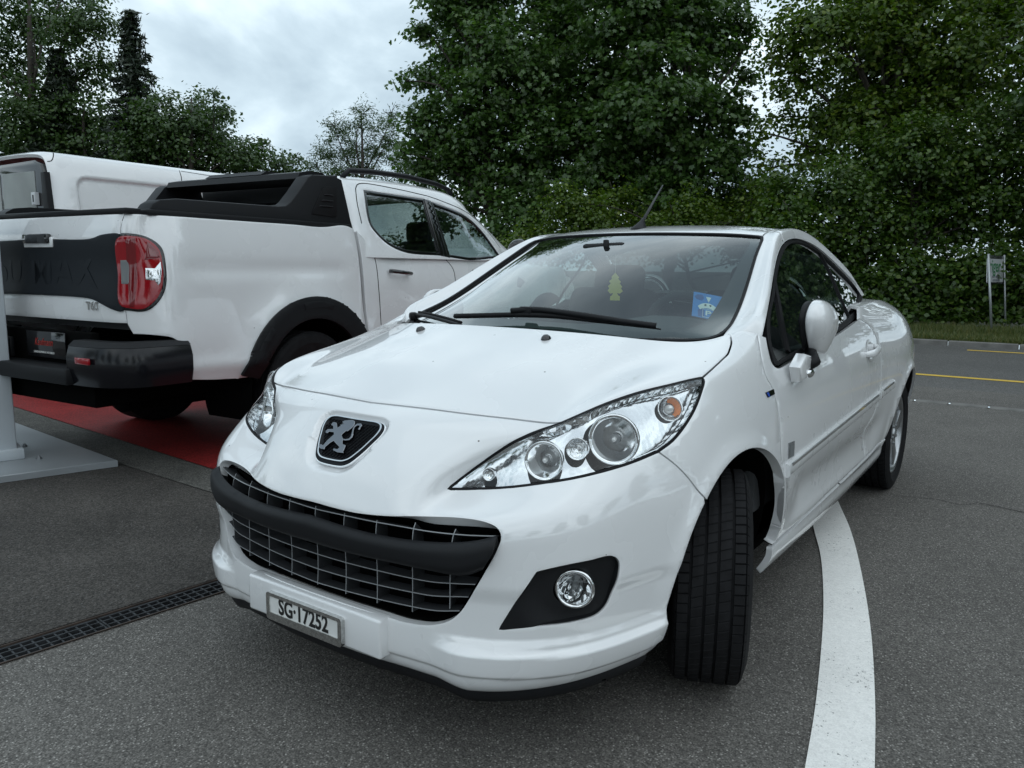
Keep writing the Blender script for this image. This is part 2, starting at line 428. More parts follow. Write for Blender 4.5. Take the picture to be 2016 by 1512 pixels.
# ================================================================ the white coupe in front
# car frame: x forward from the front axle, y to the car's left, z up
car = empty('parked_car', 'white two door coupe with lion badge on its nose and black bumper strip', 'car')
def zcol(x, ys, zs): return [(x, y, z) for y, z in zip(ys, zs)]
ZF = [.185, .235, .325, .445, .55, .65, .73, .80, .86, .91, .955, 1.01]
YF = [.765, .80, .832, .850, .862, .864, .858, .848, .836, .822, .806, .785]
HC = [
 # lip       chin          grille low    mid           upper         bumper top    nose          nose up       hood edge      hood          hood          cowl
 [(.800,0,.195),(.852,0,.235),(.856,0,.345),(.850,0,.45),(.856,0,.555),(.836,0,.622),(.787,0,.70),(.715,0,.775),(.637,0,.825),(.45,0,.903),(.25,0,.963),(.075,0,1.006)],
 [(.795,.16,.195),(.848,.163,.235),(.851,.17,.345),(.847,.17,.45),(.850,.17,.555),(.828,.165,.620),(.778,.168,.698),(.703,.18,.772),(.625,.20,.822),(.44,.20,.90),(.24,.20,.960),(.065,.20,1.004)],
 [(.78,.29,.195),(.832,.295,.235),(.835,.295,.345),(.832,.29,.45),(.832,.285,.552),(.812,.285,.608),(.742,.318,.690),(.648,.385,.757),(.568,.44,.811),(.385,.435,.886),(.19,.43,.946),(.025,.40,.996)],
 [(.762,.38,.195),(.808,.392,.235),(.812,.395,.345),(.808,.395,.45),(.804,.385,.550),(.774,.365,.606),(.698,.345,.652),(.612,.435,.738),(.527,.515,.803),(.345,.525,.871),(.15,.525,.928),(-.03,.50,.987)],
 [(.70,.50,.20),(.745,.52,.238),(.752,.53,.345),(.744,.54,.45),(.736,.54,.55),(.702,.53,.618),(.628,.495,.668),(.532,.54,.757),(.44,.585,.823),(.27,.605,.868),(.08,.61,.916),(-.10,.59,.980)],
 [(.585,.62,.20),(.628,.65,.243),(.636,.665,.345),(.627,.675,.45),(.612,.675,.55),(.572,.665,.628),(.505,.637,.695),(.415,.634,.775),(.325,.645,.835),(.18,.662,.868),(.0,.668,.908),(-.195,.645,.986)],
 [(.42,.715,.205),(.455,.75,.25),(.46,.765,.345),(.45,.772,.45),(.432,.772,.55),(.40,.762,.64),(.347,.744,.715),(.272,.722,.79),(.20,.705,.848),(.09,.71,.876),(-.07,.713,.912),(-.262,.678,1.003)],
 [(.30,.74,.205),(.33,.78,.25),(.33,.797,.345),(.32,.803,.45),(.30,.805,.55),(.27,.799,.64),(.22,.786,.72),(.15,.766,.79),(.09,.748,.852),(0,.745,.888),(-.13,.744,.926),(-.302,.722,1.022)],
 [(.14,.75,.205),(.15,.79,.25),(.15,.813,.345),(.14,.822,.45),(.13,.827,.55),(.11,.826,.65),(.07,.814,.73),(.02,.797,.80),(-.04,.78,.862),(-.11,.772,.905),(-.21,.766,.945),(-.345,.752,1.020)],
 [(-.08,.755,.20),(-.08,.795,.25),(-.08,.82,.345),(-.09,.832,.45),(-.1,.839,.55),(-.11,.84,.65),(-.13,.831,.73),(-.16,.819,.80),(-.2,.805,.86),(-.25,.795,.908),(-.31,.786,.952),(-.41,.766,1.012)],
 [(-.3,.76,.19),(-.3,.798,.24),(-.3,.825,.335),(-.31,.843,.45),(-.32,.852,.55),(-.33,.854,.65),(-.34,.847,.73),(-.36,.836,.80),(-.38,.824,.86),(-.41,.812,.91),(-.44,.80,.955),(-.50,.778,1.008)],
]
for x, dz in ((-.7, 0), (-1.1, .012), (-1.5, .02)): HC.append(zcol(x, YF, [z+dz*(z/1.0)**3 for z in ZF]))
HC.append(zcol(-1.86, [.765, .80, .830, .848, .861, .866, .862, .853, .842, .826, .802, .765], [.19, .24, .33, .45, .55, .65, .735, .81, .875, .935, .99, 1.045]))
HC.append(zcol(-2.2, [.765, .80, .832, .852, .868, .876, .872, .862, .848, .828, .795, .745], [.195, .245, .335, .45, .55, .65, .74, .82, .89, .95, 1.005, 1.05]))
HC.append(zcol(-2.54, [.765, .80, .833, .855, .872, .880, .875, .862, .845, .818, .775, .715], [.20, .25, .34, .45, .55, .65, .74, .82, .89, .95, 1.0, 1.035]))
HC.append(zcol(-2.86, [.745, .78, .81, .832, .846, .850, .845, .832, .81, .775, .725, .66], [.22, .27, .36, .46, .56, .65, .735, .81, .875, .93, .975, 1.005]))
HC.append(zcol(-3.08, [.65, .69, .72, .74, .752, .756, .75, .735, .71, .675, .63, .575], [.26, .30, .39, .48, .57, .65, .73, .80, .86, .91, .95, .975]))
HC.append([(-3.17, .40, .28), (-3.20, .42, .32), (-3.21, .43, .40), (-3.215, .44, .49), (-3.21, .44, .58), (-3.20, .44, .66), (-3.185, .43, .73), (-3.17, .42, .80), (-3.155, .41, .86), (-3.135, .40, .905), (-3.11, .39, .94), (-3.08, .37, .962)])
HC.append([(-3.19, 0, .28), (-3.225, 0, .32), (-3.235, 0, .40), (-3.24, 0, .49), (-3.24, 0, .58), (-3.23, 0, .66), (-3.215, 0, .73), (-3.20, 0, .80), (-3.185, 0, .86), (-3.165, 0, .905), (-3.14, 0, .94), (-3.11, 0, .962)])
NC = len(HC)-1
HC = np.array(HC, float)
for (_c, _r), _v in {(3, 8): (.010, .009, .012), (3, 9): (.004, .004, .010), (4, 5): (.006, .006, .009), (4, 6): (.010, .008, .016), (4, 7): (.027, .024, .032), (4, 8): (.020, .016, .032), (4, 9): (.008, .009, .027), (4, 10): (.004, .004, .014),
    (5, 5): (.012, .014, .018), (5, 6): (.026, .024, .036), (5, 7): (.022, .021, .040), (5, 8): (.011, .013, .036), (5, 9): (.008, .011, .030), (5, 10): (.007, .009, .025), (6, 5): (.008, .010, .010), (6, 6): (.010, .012, .018), (6, 7): (.010, .012, .026), (6, 8): (.007, .010, .031),
    (6, 9): (.007, .010, .028), (6, 10): (.006, .008, .022), (7, 7): (.004, .006, .010), (7, 8): (.004, .006, .018), (7, 9): (.004, .007, .021), (7, 10): (.004, .006, .016)}.items(): HC[_c, _r] += _v
for _c, _d in ((3, .010), (4, .020), (5, .018), (6, .008)): HC[_c, 0:6, 0] += _d; HC[_c, 0:6, 1] += _d*.3
for _ in range(2):                                   # fair the flank so reflections run clean
    HC[6:14, :, :] = HC[6:14]*.6+.2*(HC[5:13]+HC[7:15])
HC[5:16, 1:-1] = HC[5:16, 1:-1]*.7+.15*(HC[5:16, :-2]+HC[5:16, 2:])
# chin ledge under the fog lamps and the scalloped door foot
T = np.concatenate([(HC[:0:-1])*[1, -1, 1], HC])
BODY = Surf(T); BODY.u0 = -NC; BODY.sgn = 1
_p, _n = BODY.raw(np.array([[0., 5.]]), True)
BODY.sgn = 1 if _n[0][0] > 0 else -1
def in_front(P): return P[:, 0] > 0
def chin(P):
    ay = np.abs(P[:, 1]); z = P[:, 2]
    w = smooth01((ay-.36)/.10)*smooth01((P[:, 0]-.28)/.16)
    return w*(.018*smooth01((.322-z)/.016)-.010*smooth01((z-.322)/.022)*smooth01((.47-z)/.05))-.006*smooth01((.262-z)/.012)*in_front(P)
def scallop(P):
    ay = np.abs(P[:, 1]); z = P[:, 2]; w = smooth01((-.42-P[:, 0])/.2)*smooth01((P[:, 0]+2.05)/.25)*(ay > .6)
    return -w*.020*np.exp(-((z-.44)/.075)**2)+w*.008*np.exp(-((z-.335)/.028)**2)
# the nose badge sits in a soft dish
EMB_O = at_plane(676, 862, 1, 0.0)
def archflare(P):
    r = np.hypot(P[:, 0], P[:, 2]-.31); r2 = np.hypot(P[:, 0]+2.54, P[:, 2]-.31); ay = np.abs(P[:, 1])
    s_ = (ay > .6)*(P[:, 2] > .2)
    return s_*(.012*np.exp(-((r-.375)/.035)**2)*smooth01((P[:,2]-.25)/.2)+.012*np.exp(-((r2-.365)/.04)**2)*smooth01((P[:,2]-.25)/.2))
EMB_O = np.array([.7441, 0, .7479]); EMB_N = np.array([.71166, 0, .70253]); EMB_E = np.array([-.70253, 0, .71166])
EMB_H = np.array([(0, .067), (.05, .0675), (.09, .067), (.108, .061), (.116, .047), (.114, .025), (.104, 0), (.093, -.026), (.080, -.050), (.066, -.070), (.048, -.081), (.025, -.0845), (0, -.085)])
EMB_P = crspline(np.vstack([EMB_H, (EMB_H*[-1, 1])[::-1][1:-1]]), .006, True)
def emb_local(P): d = P-EMB_O; return np.stack([d[:, 1], d@EMB_E], 1), d@EMB_N
def dish(P):
    q, h = emb_local(P); o_ = np.zeros(len(P)); k = (np.abs(q[:, 0]) < .2) & (np.abs(q[:, 1]) < .17) & (np.abs(h) < .06)
    if k.any():
        qq = q[k]; d = segdist(qq, EMB_P[::2]); ins = inpoly(qq, EMB_P); d = np.where(ins, 0, d)
        wid = np.where(qq[:, 1] < -.02, .028, .014)
        o_[k] = -.017*(1-smooth01(d/wid))
    return o_
BODY.feats = [chin, scallop, archflare, dish]
BODY.build_bvh(6)
def PX(pts, step=7, corners=()): return px_curve(BODY, pts, step, False, corners)
def mir(uv): return (uv*[-1, 1])[::-1]

# ---- shared seams, traced on the body
hood_front = PX([(724, 791), (778, 797), (850, 805), (920, 814), (1000, 823), (1083, 832), (1106, 831)])
hood_front[0, 0] = 0.0
hl_top = PX([(1106, 831), (1150, 812), (1200, 792), (1260, 772), (1320, 757), (1362, 747), (1384, 743)])
hood_side = PX([(1384, 743), (1405, 724), (1424, 706), (1434, 696), (1437, 688)])
hc_ = hood_side[-1]
hood_back_side = np.array([hc_+(np.array([hc_[0]-.55, 10.93])-hc_)*t for t in np.linspace(0, 1, 8)])
hood_back_side[1:-1, 0] += .12*np.sin(np.linspace(0, math.pi, 8))[1:-1]
hb = hood_back_side[-1]
hood_rear = np.array([(u, 10.93) for u in np.linspace(hb[0], 0, 40)])
half = np.vstack([hood_front, hl_top[1:], hood_side[1:], hood_back_side[1:], hood_rear[1:]])
hood_poly = np.vstack([half, mir(half)[1:-1]])
hl_in = PX([(1106, 831), (1060, 848), (1010, 872), (960, 905), (915, 938), (884, 962)])
hl_low = PX([(884, 962), (940, 961), (1000, 958), (1060, 951), (1130, 940), (1200, 923), (1250, 907), (1296, 888)])
hl_out = PX([(1296, 888), (1325, 866), (1350, 835), (1369, 802), (1381, 770), (1386, 750), (1384, 743)])
seam_bf = PX([(1296, 888), (1330, 914), (1357, 942), (1381, 978)])
AR, AZ = .376, .312
def arch(a0, a1, cx=0.0, r=AR, n=40): return BODY.side([(cx+r*math.cos(t), AZ+r*math.sin(t)) for t in np.linspace(math.radians(a0), math.radians(a1), n)])
# find where the seam meets the arch
p_s = BODY.raw(seam_bf[-1:])[0]; a_s = math.degrees(math.atan2(p_s[2]-AZ, p_s[0]))
arch_bumper = arch(a_s, -12); arch_fender = arch(a_s, 188)
lip = [(arch_bumper[-1][0]-.0, arch_bumper[-1][1])]
bl = np.array([(u, .42) for u in np.linspace(arch_bumper[-1][0]-.35, 0, 60)])
half = np.vstack([hood_front, hl_in[1:], hl_low[1:], seam_bf[1:], arch_bumper[1:], bl])
bumper_poly = np.vstack([half, mir(half)[1:-1]])
gr_half = PX([(618, 991), (660, 1003), (700, 1012), (760, 1018), (830, 1018), (900, 1020), (950, 1028), (976, 1040), (984, 1056), (975, 1085), (950, 1130), (920, 1180), (900, 1208), (880, 1223), (850, 1229), (800, 1224), (740, 1206), (680, 1187), (620, 1166)], 7)
gr_half[0, 0] = 0; gr_half[-1, 0] = 0
grille_hole = np.vstack([gr_half, mir(gr_half)[1:-1]])
fog_hole = px_curve(BODY, [(983, 1243), (1018, 1188), (1058, 1128), (1100, 1118), (1160, 1106), (1205, 1097), (1218, 1106), (1214, 1150), (1200, 1192), (1180, 1213), (1130, 1228), (1060, 1236)], 7, True, (0, 2))
hood = panel('hood', BODY, hood_poly, m='paint', parent=car, k=8, gap=.0036, rim=.03)
bumper = panel('front_bumper', BODY, bumper_poly, [grille_hole, fog_hole, mir(fog_hole)], 'paint', car, k=14, rim=.03, gap=.003, dense=[((-1.6, 5.0), (1.6, 8.0), 24)])
fender_low = BODY.side([(-.36, AZ-.06), (-.355, .26), (-.36, .235)])
door_front = PX([(1490, 655), (1494, 674), (1501, 710), (1509, 741), (1520, 761), (1528, 786), (1534, 815), (1537, 854), (1538, 910), (1537, 980), (1534, 1025), (1530, 1064)])
pil = np.array([hb+(door_front[0]-hb)*t+[0, .05*math.sin(math.pi*t)] for t in np.linspace(0, 1, 10)])
fb = BODY.raw(door_front[-1:])[0]
fend_bot = BODY.side([(x, fb[2]) for x in np.linspace(fb[0], -AR+.02, 8)])
af = arch_fender[::-1]; af = np.array([q for q in af if BODY.raw(q[None])[0][2] > fb[2]-.004])
fender_poly = np.vstack([hl_out, hood_side[1:], hood_back_side[1:], pil[1:], door_front[1:], fend_bot[1:], af, seam_bf[::-1][1:-1]])
fender = panel('fender', BODY, fender_poly, (), 'paint', car, rim=.032, gap=.0021); mirror_copy(fender)
# ---- dark inner shell behind the panels (closes the shut lines)
def shell_faces():
    gu = np.linspace(-NC, NC, 2*NC*3+1); gv = np.linspace(.4, 10.9, 34)
    U, V = np.meshgrid(gu, gv, indexing='ij'); uv = np.stack([U.ravel(), V.ravel()], 1)
    P = BODY.pos(uv, -.03); n = len(gv); F = []
    P0 = BODY.raw(uv)
    r1 = np.hypot(P0[:, 0], P0[:, 2]-AZ); r2 = np.hypot(P0[:, 0]+2.54, P0[:, 2]-AZ); ay = np.abs(P0[:, 1])
    bad = ((r1 < AR+.09) & (ay > .55)) | ((r2 < .46) & (ay > .55))
    bad |= inpoly(uv, grille_hole*[1.05, 1]) | inpoly(uv, fog_hole) | inpoly(uv, mir(fog_hole))
    hlp = np.vstack([hl_in, hl_low[1:], hl_out[1:], hl_top[::-1][1:-1]]); bad |= inpoly(uv, hlp) | inpoly(uv, mir(hlp))
    bad |= (P0[:, 0] < -.30) & (P0[:, 2] > .895) & (P0[:, 0] > -2.0)      # window opening
    for i in range(len(gu)-1):
        for j in range(n-1):
            q = (i*n+j, (i+1)*n+j, (i+1)*n+j+1, i*n+j+1)
            if not any(bad[list(q)]): F.append(q)
    return P, F
mobj('inner_shell', *shell_faces(), 'dark_inner', car)

# ---- front apron lip
def lip_mesh():
    V = []; F = []; us = np.linspace(-6.35, 6.35, 90)
    uv = np.array([(u, .46) for u in us]); P, Nn = BODY.full(uv, -.006)
    for p, n in zip(P, Nn):
        nh = np.array([n[0], n[1], 0]); nh /= np.linalg.norm(nh)
        for dz, o in ((0, 0), (-.016, .003), (-.036, -.008), (-.042, -.022), (-.036, -.08)): V.append(p+nh*o+np.array([0, 0, dz]))
    for i in range(len(us)-1):
        for j in range(4): F.append((i*5+j, (i+1)*5+j, (i+1)*5+j+1, i*5+j+1))
    return V, F
mobj('lower_lip', *lip_mesh(), 'black_plastic', car)

# ---- door, sill, rear quarter
belt = PX([(1509, 664), (1514, 690), (1522, 716), (1532, 724), (1571, 704), (1620, 676), (1657, 654), (1684, 634), (1693, 627)])
door_rear = PX([(1693, 627), (1714, 643), (1727, 668), (1734, 700), (1735, 743), (1731, 779), (1722, 815), (1709, 850), (1706, 878), (1701, 901)])
door_bot = PX([(1701, 901), (1660, 940), (1615, 983), (1570, 1026), (1530, 1064)])
door_poly = np.vstack([door_front[::-1], belt, door_rear[1:], door_bot[1:-1]])
door = panel('door', BODY, door_poly, (), 'paint', car, k=8, gap=.0021, rim=.032); door_r = mirror_copy(door)
db = BODY.raw(door_bot); zb0, zb1 = db[-1], db[0]
def sill_z(x): return zb0[2]+(zb1[2]-zb0[2])*(x-zb0[0])/(zb1[0]-zb0[0])
xs = np.linspace(-.35, -2.18, 50)
_st = BODY.side([(x, sill_z(x)-.004) for x in xs]); sill_poly = np.vstack([_st, np.array([(q[0], .30) for q in _st[::-1]])])
def sill_bulge(P): return .012*smooth01((.31-P[:, 2])/.05)
_f = BODY.feats; BODY.feats = _f+[sill_bulge]
sill = panel('sill', BODY, sill_poly, (), 'paint', car, k=6, rim=.02, off=.004); mirror_copy(sill)
BODY.feats = _f
def arch_r(a0, a1, n=40): return BODY.side([(-2.54+.362*math.cos(t), AZ+.005+.362*math.sin(t)) for t in np.linspace(math.radians(a0), math.radians(a1), n)])
qa = arch_r(2, 182); du, dv = door_rear[0]
q_low = np.array([(u, .6) for u in np.linspace(qa[-1][0]+.02, NC, 30)])
q_top = np.array([(u, 10.95) for u in np.linspace(NC, du+.25, 50)])
sb = BODY.side([(x, sill_z(x)) for x in np.linspace(BODY.raw(door_rear[-1:])[0][0], -2.54+.362, 6)])
quarter_poly = np.vstack([door_rear, sb[1:-1], qa, q_low, q_top])
quarter = panel('rear_quarter', BODY, quarter_poly, (), 'paint', car, k=6); mirror_copy(quarter)
# boot lid shut line mark and deck
xs = np.linspace(du+.25, NC, 24); e = BODY.raw(np.array([(u, 10.95) for u in xs]))
DG = []
for i, p in enumerate(e):
    t = i/(len(e)-1); row = []
    xc = -1.80+(-3.12+1.80)*t
    zc = 1.085-.10*t**1.6
    f_ = np.linspace(0, 1, 5)
    row = [(xc+(p[0]-xc)*f**2, p[1]*f if i < len(e)-1 else p[1]*f, zc+(p[2]-zc)*f**2.5) for f in f_]
    if i == len(e)-1: row = [(xc-.0, .37*f, zc) for f in f_]
    DG.append(row)
DG = np.array(DG); DG = np.concatenate([DG[:, :0:-1]*[1, -1, 1], DG], 1)
DECK = Surf(DG); DECK.sgn = 1
if DECK.raw(np.array([[5., 4.]]), True)[1][0][2] < 0: DECK.sgn = -1
nu, nv = DG.shape[0]-1, DG.shape[1]-1
ou = [(0, v) for v in np.linspace(0, nv, 30)]+[(u, nv) for u in np.linspace(0, nu, 50)][1:]+[(nu, v) for v in np.linspace(nv, 0, 30)][1:]+[(u, 0) for u in np.linspace(nu, 0, 50)][1:-1]
panel('boot_lid', DECK, np.array(ou), (), 'paint', car, k=2, step=.03, gap=.003)

# ---- side moulding with bright strip, badges
mould = BODY.px(crspline([(1545, 926), (1600, 882), (1660, 834), (1728, 779)], 6)); mould2 = BODY.px(crspline([(1729.5, 777.5), (1743, 766), (1757, 755)], 5))
MP = [(-.024, 0), (-.024, .008), (-.014, .014), (.010, .014), (.020, .010), (.022, 0)]
for c in (mould, mould2):
    o = sweep_on('side_moulding', BODY, resample(BODY, c, .03, False), MP, 'paint', car); mirror_copy(o)
    c2 = c[1:-1] if len(c) > 6 else c
    P_ = resample(BODY, c2, .03, False)
    o = sweep_on('moulding_trim', BODY, P_, [(-.016, .0125), (-.016, .0155), (-.006, .0165), (-.006, .0125)] if False else [(.010, .012), (.010, .0165), (.018, .015), (.018, .010)], 'chrome', car); mirror_copy(o)
def plaque(name, pxs, m, off=.002, parent=car):
    uv = BODY.px(pxs); P, Nn = BODY.full(uv, off); P0 = BODY.full(uv, -.002)[0]
    k = len(P); V = list(P)+list(P0); F = [tuple(range(k))]+[(i, i+k, (i+1) % k+k, (i+1) % k) for i in range(k)]
    bm = bmesh.new(); vv = [bm.verts.new(tuple(v)) for v in V]; [bm.faces.new([vv[i] for i in f]) for f in F]
    return bobj(name, bm, m, parent)
mat('badge_grey', (.30, .31, .32), .35, metal=.6, var=(90, .3)); mat('badge_blue', (.02, .08, .45), .3)
plaque('door_badge', [(1552, 872), (1563, 868), (1562, 897), (1551, 903)], 'badge_grey', .003)
plaque('door_badge_face', [(1553.5, 875), (1561.5, 872), (1560.5, 896), (1552.5, 900)], 'slat_grey', .0042)
plaque('fender_badge', [(1506, 773), (1522, 766), (1524, 776), (1511, 783)], 'gloss_black', .003)
plaque('fender_badge_mark', [(1507.5, 774), (1511, 772.5), (1514, 780.5), (1511.5, 781.5)], 'badge_blue', .0042)

# ---- door handle in its dish
def handle():
    root_uv = BODY.px([(1713, 690)])[0]; P0, N0 = [q[0] for q in BODY.full(root_uv[None])]
    V = []; F = []; L = .19
    pts = []; 
    for t in np.linspace(-1, 1, 17):
        h = .034*(1-abs(t)**3.2); pts.append(np.array([P0[0]-t*L/2, P0[1]+h-.004, P0[2]+.012*t]))
    V, F = tube(pts, .012, 10, radii=[.013*(1-.35*abs(t)**4) for t in np.linspace(-1, 1, 17)])
    V = [np.array([v[0], v[1], v[2]]) for v in V]
    c = [np.array([q[0], q[1], q[2]]) for q in pts]
    W = []
    for i, v in enumerate(V): p = c[i//10]; d = v-p; W.append(p+d*[1, .75, 1.35])
    h = mobj('door_handle', W, F, 'paint', car); mirror_copy(h)
    ring = lathe([(.001, .001), (.035, .0012), (.045, .0035), (.05, .001)], 28, (P0, N0)); ring = ([P0+(v-P0)*[1.5, 1, 1] for v in ring[0]], ring[1])
    s_ = mobj('handle_dish', *ring, 'paint', car); mirror_copy(s_)
handle()

# ---- grille: box, slats and fins
BACK = panel('grille_back', BODY, grille_hole*[.97, 1], (), 'dark_inner', car, off=-.11, k=3, rim=0, gap=0)
def wall_between(name, uv, o0, o1, m, parent=car):
    A = BODY.pos(uv, o0); B_ = BODY.pos(uv, o1); k = len(A); return mobj(name, list(A)+list(B_), [(i, (i+1) % k, (i+1) % k+k, i+k) for i in range(k)], m, parent)
wall_between('grille_duct', resample(BODY, grille_hole, .02), -.028, -.115, 'dark_inner')
grille = empty('grille', parent=car)
Z1 = lambda q: (400+q[0]/2.908, 780+q[1]/2.908)
mat('slat_side', (.035, .037, .04), .45); mat('slat_edge_lit', (.26, .27, .28), .35, coat=.3)  # slat fronts coloured pale as if lit, their sides dark as if shaded
def lit_edge(o, n):  # painted light on the front faces, not a separate strip
    o.data.materials.append(MATS['slat_edge_lit']); k = (len(o.data.polygons)-2)//n*n
    for i in range(0, k, n): o.data.polygons[i].material_index = 1
bars = [[(640, 652), (795, 685), (1020, 730), (1290, 770), (1500, 793), (1700, 803)],
        [(625, 910), (800, 962), (1010, 1015), (1260, 1068), (1440, 1088), (1570, 1090)],
        [(625, 992), (805, 1045), (1015, 1097), (1260, 1147), (1400, 1165), (1520, 1175)],
        [(640, 1076), (815, 1127), (1025, 1180), (1260, 1230), (1350, 1243), (1450, 1248)],
        [(650, 1150), (830, 1200), (1030, 1240), (1260, 1295), (1330, 1300)]]
gpoly = grille_hole
for b in bars[:4]:
    uv = BODY.px(crspline([Z1(q) for q in b], 8)); uv[0, 0] = 0; uv = np.vstack([uv, mir(uv)[:-1] if False else []]) if False else np.vstack([mir(uv)[:-1], uv])
    P = BODY.raw(uv); zc = P[len(P)//2][2]
    uv = resample(BODY, uv, .03, False)
    lit_edge(sweep_on('slat', BODY, uv, [(-.0012, -.012), (.0012, -.012), (.0015, -.05), (-.0015, -.05)], 'slat_side', grille), 4)
gz = [(.585, .53), (.475, .35)]
for k in range(-4, 5):
    y = k*.104
    for z1, z0 in gz:
        if abs(k) == 4 and z1 < .5: z0 = .40
        uv = BODY.front([(y, z) for z in np.linspace(z1+.01, z0-.003, 7)])
        if len(uv) < 4: continue
        ok = inpoly(uv, gpoly)
        uv = uv[ok]
        if len(uv) < 3: continue
        lit_edge(sweep_on('fin', BODY, uv, [(-.0011, -.0125), (.0011, -.0125), (.0014, -.06), (-.0014, -.06)], 'slat_side', grille), 4)

# ---- bumper strip
st_top = PX([(612, 1012), (660, 1028), (720, 1045), (800, 1060), (880, 1066), (940, 1062), (980, 1052)]); st_end = PX([(980, 1052), (974, 1084), (952, 1123)]); st_bot = PX([(952, 1123), (916, 1135), (833, 1122), (760, 1106), (701, 1092), (650, 1078), (612, 1066)])
st_top[0, 0] = 0; st_bot[-1, 0] = 0
hs = np.vstack([st_top, st_end[1:], st_bot[1:]]); strip_poly = np.vstack([hs, mir(hs)[1:-1]])
zt = BODY.raw(st_top)[:, 2]; zbm = BODY.raw(st_bot)[:, 2]; zm = (zt[0]+zbm[-1])/2; zh = (zt[0]-zbm[-1])/2
_tp, _bp = BODY.raw(st_top), BODY.raw(st_bot); _bp = _bp[np.argsort(_bp[:, 1])]; _tp = _tp[np.argsort(_tp[:, 1])]
def bulge(P):
    ay = np.abs(P[:, 1]); a_ = np.interp(ay, _tp[:, 1], _tp[:, 2]); b_ = np.interp(ay, _bp[:, 1], _bp[:, 2])
    t = np.clip((P[:, 2]-(a_+b_)/2)/((a_-b_)/2*1.06+1e-6), -1, 1); return .030*(1-np.abs(t)**4)
sf = BODY.feats; BODY.feats = [bulge]
panel('bumper_strip', BODY, strip_poly, (), 'black_plastic', car, off=-.006, k=12, rim=.05, gap=.001)
BODY.feats = sf

# ---- number plate carrier, plate and writing
carr = empty('plate_carrier', parent=car)
bm = bmesh.new(); bm_box(bm, (.848, 0, .2975), (.046, .505, .102), None, .008, 3)
bobj('carrier_body', bm, 'paint', carr, angle=40)
PXF = .884
c4 = [at_plane(*p, 0, PXF) for p in ((518, 1162), (667, 1218), (676, 1277), (530, 1219))]
yl = (c4[0][1]+c4[3][1])/2; yr = (c4[1][1]+c4[2][1])/2; zt_ = (c4[0][2]+c4[1][2])/2; zb_ = (c4[2][2]+c4[3][2])/2
plate = empty('number_plate', parent=car)
yc, zc, W_, H_ = (yl+yr)/2, (zt_+zb_)/2, yr-yl, zt_-zb_
def rrect(w_, h_, r, n=5):
    o = []
    for cx, cy, a0 in ((w_/2-r, h_/2-r, 0), (-w_/2+r, h_/2-r, 90), (-w_/2+r, -h_/2+r, 180), (w_/2-r, -h_/2+r, 270)):
        for t in range(n+1): a = math.radians(a0+90*t/n); o.append((cx+r*math.cos(a), cy+r*math.sin(a)))
    return o
def ring_prism(bm, o_pts, i_pts, n0, n1, frame):
    o, ex, ey, en = [np.array(q, float) for q in frame]; k = len(o_pts)
    f = lambda p, d: bm.verts.new(tuple(o+ex*p[0]+ey*p[1]+en*d))
    A = [f(p, n1) for p in o_pts]; B_ = [f(p, n1) for p in i_pts]; C_ = [f(p, n0) for p in o_pts]; D_ = [f(p, n0) for p in i_pts]
    for i in range(k):
        j = (i+1) % k
        bm.faces.new((A[i], A[j], B_[j], B_[i])); bm.faces.new((A[i], C_[i], C_[j], A[j])); bm.faces.new((B_[i], B_[j], D_[j], D_[i])); bm.faces.new((C_[i], D_[i], D_[j], C_[j]))
mat('plate_chrome', (.55, .55, .54), .22, metal=1, var=(120, .25)); mat('plate_white', (.72, .72, .70), .4, var=(40, .05)); mat('plate_black', (.012, .012, .012), .4)
fr = ((PXF-.016, yc, zc), (0, 1, 0), (0, 0, 1), (1, 0, 0))
ipts = [(p[0]*1.0, p[1]+.0055) for p in rrect(W_-.026, H_-.030, .004)]
bm = bmesh.new(); ring_prism(bm, rrect(W_, H_, .009), ipts, 0, .016, fr); bobj('plate_frame', bm, 'plate_chrome', plate, angle=30)
bm = bmesh.new(); prism(bm, [(p[0]*1.01, p[1]) for p in ipts], .004, .0133, fr); bobj('plate_face', bm, 'plate_white', plate)
def text_mesh(name, body, size, m, parent, frame, sx=1., thick=.0, depth=.0008, sp=1.0, shear=0., bold=0.):
    cu = bpy.data.curves.new(name, 'FONT'); cu.body = body; cu.size = size; cu.align_x = 'CENTER'; cu.align_y = 'CENTER'; cu.extrude = depth; cu.space_character = sp; cu.offset = bold; cu.shear = shear
    cu.resolution_u = 4
    to = bpy.data.objects.new('tmp', cu); COL.objects.link(to); dg = bpy.context.evaluated_depsgraph_get(); dg.update()
    me = bpy.data.meshes.new_from_object(to.evaluated_get(dg)); bpy.data.objects.remove(to); bpy.data.curves.remove(cu)
    o, ex, ey, en = [np.array(q, float) for q in frame]
    for v in me.vertices: c = v.co.copy(); v.co = tuple(o+ex*c.x*sx+ey*c.y+en*c.z)
    me.materials.clear(); me.materials.append(MATS[m]); me.name = name
    ob = bpy.data.objects.new(name, me); COL.objects.link(ob); ob.parent = parent; return ob
text_mesh('plate_lettering', 'SG\u00b717252', (H_-.030)*1.34, 'plate_black', plate, ((PXF-.0022, yc, zc+.0055), (0, 1, 0), (0, 0, 1), (1, 0, 0)), sx=.78, bold=.0015, sp=1.02)

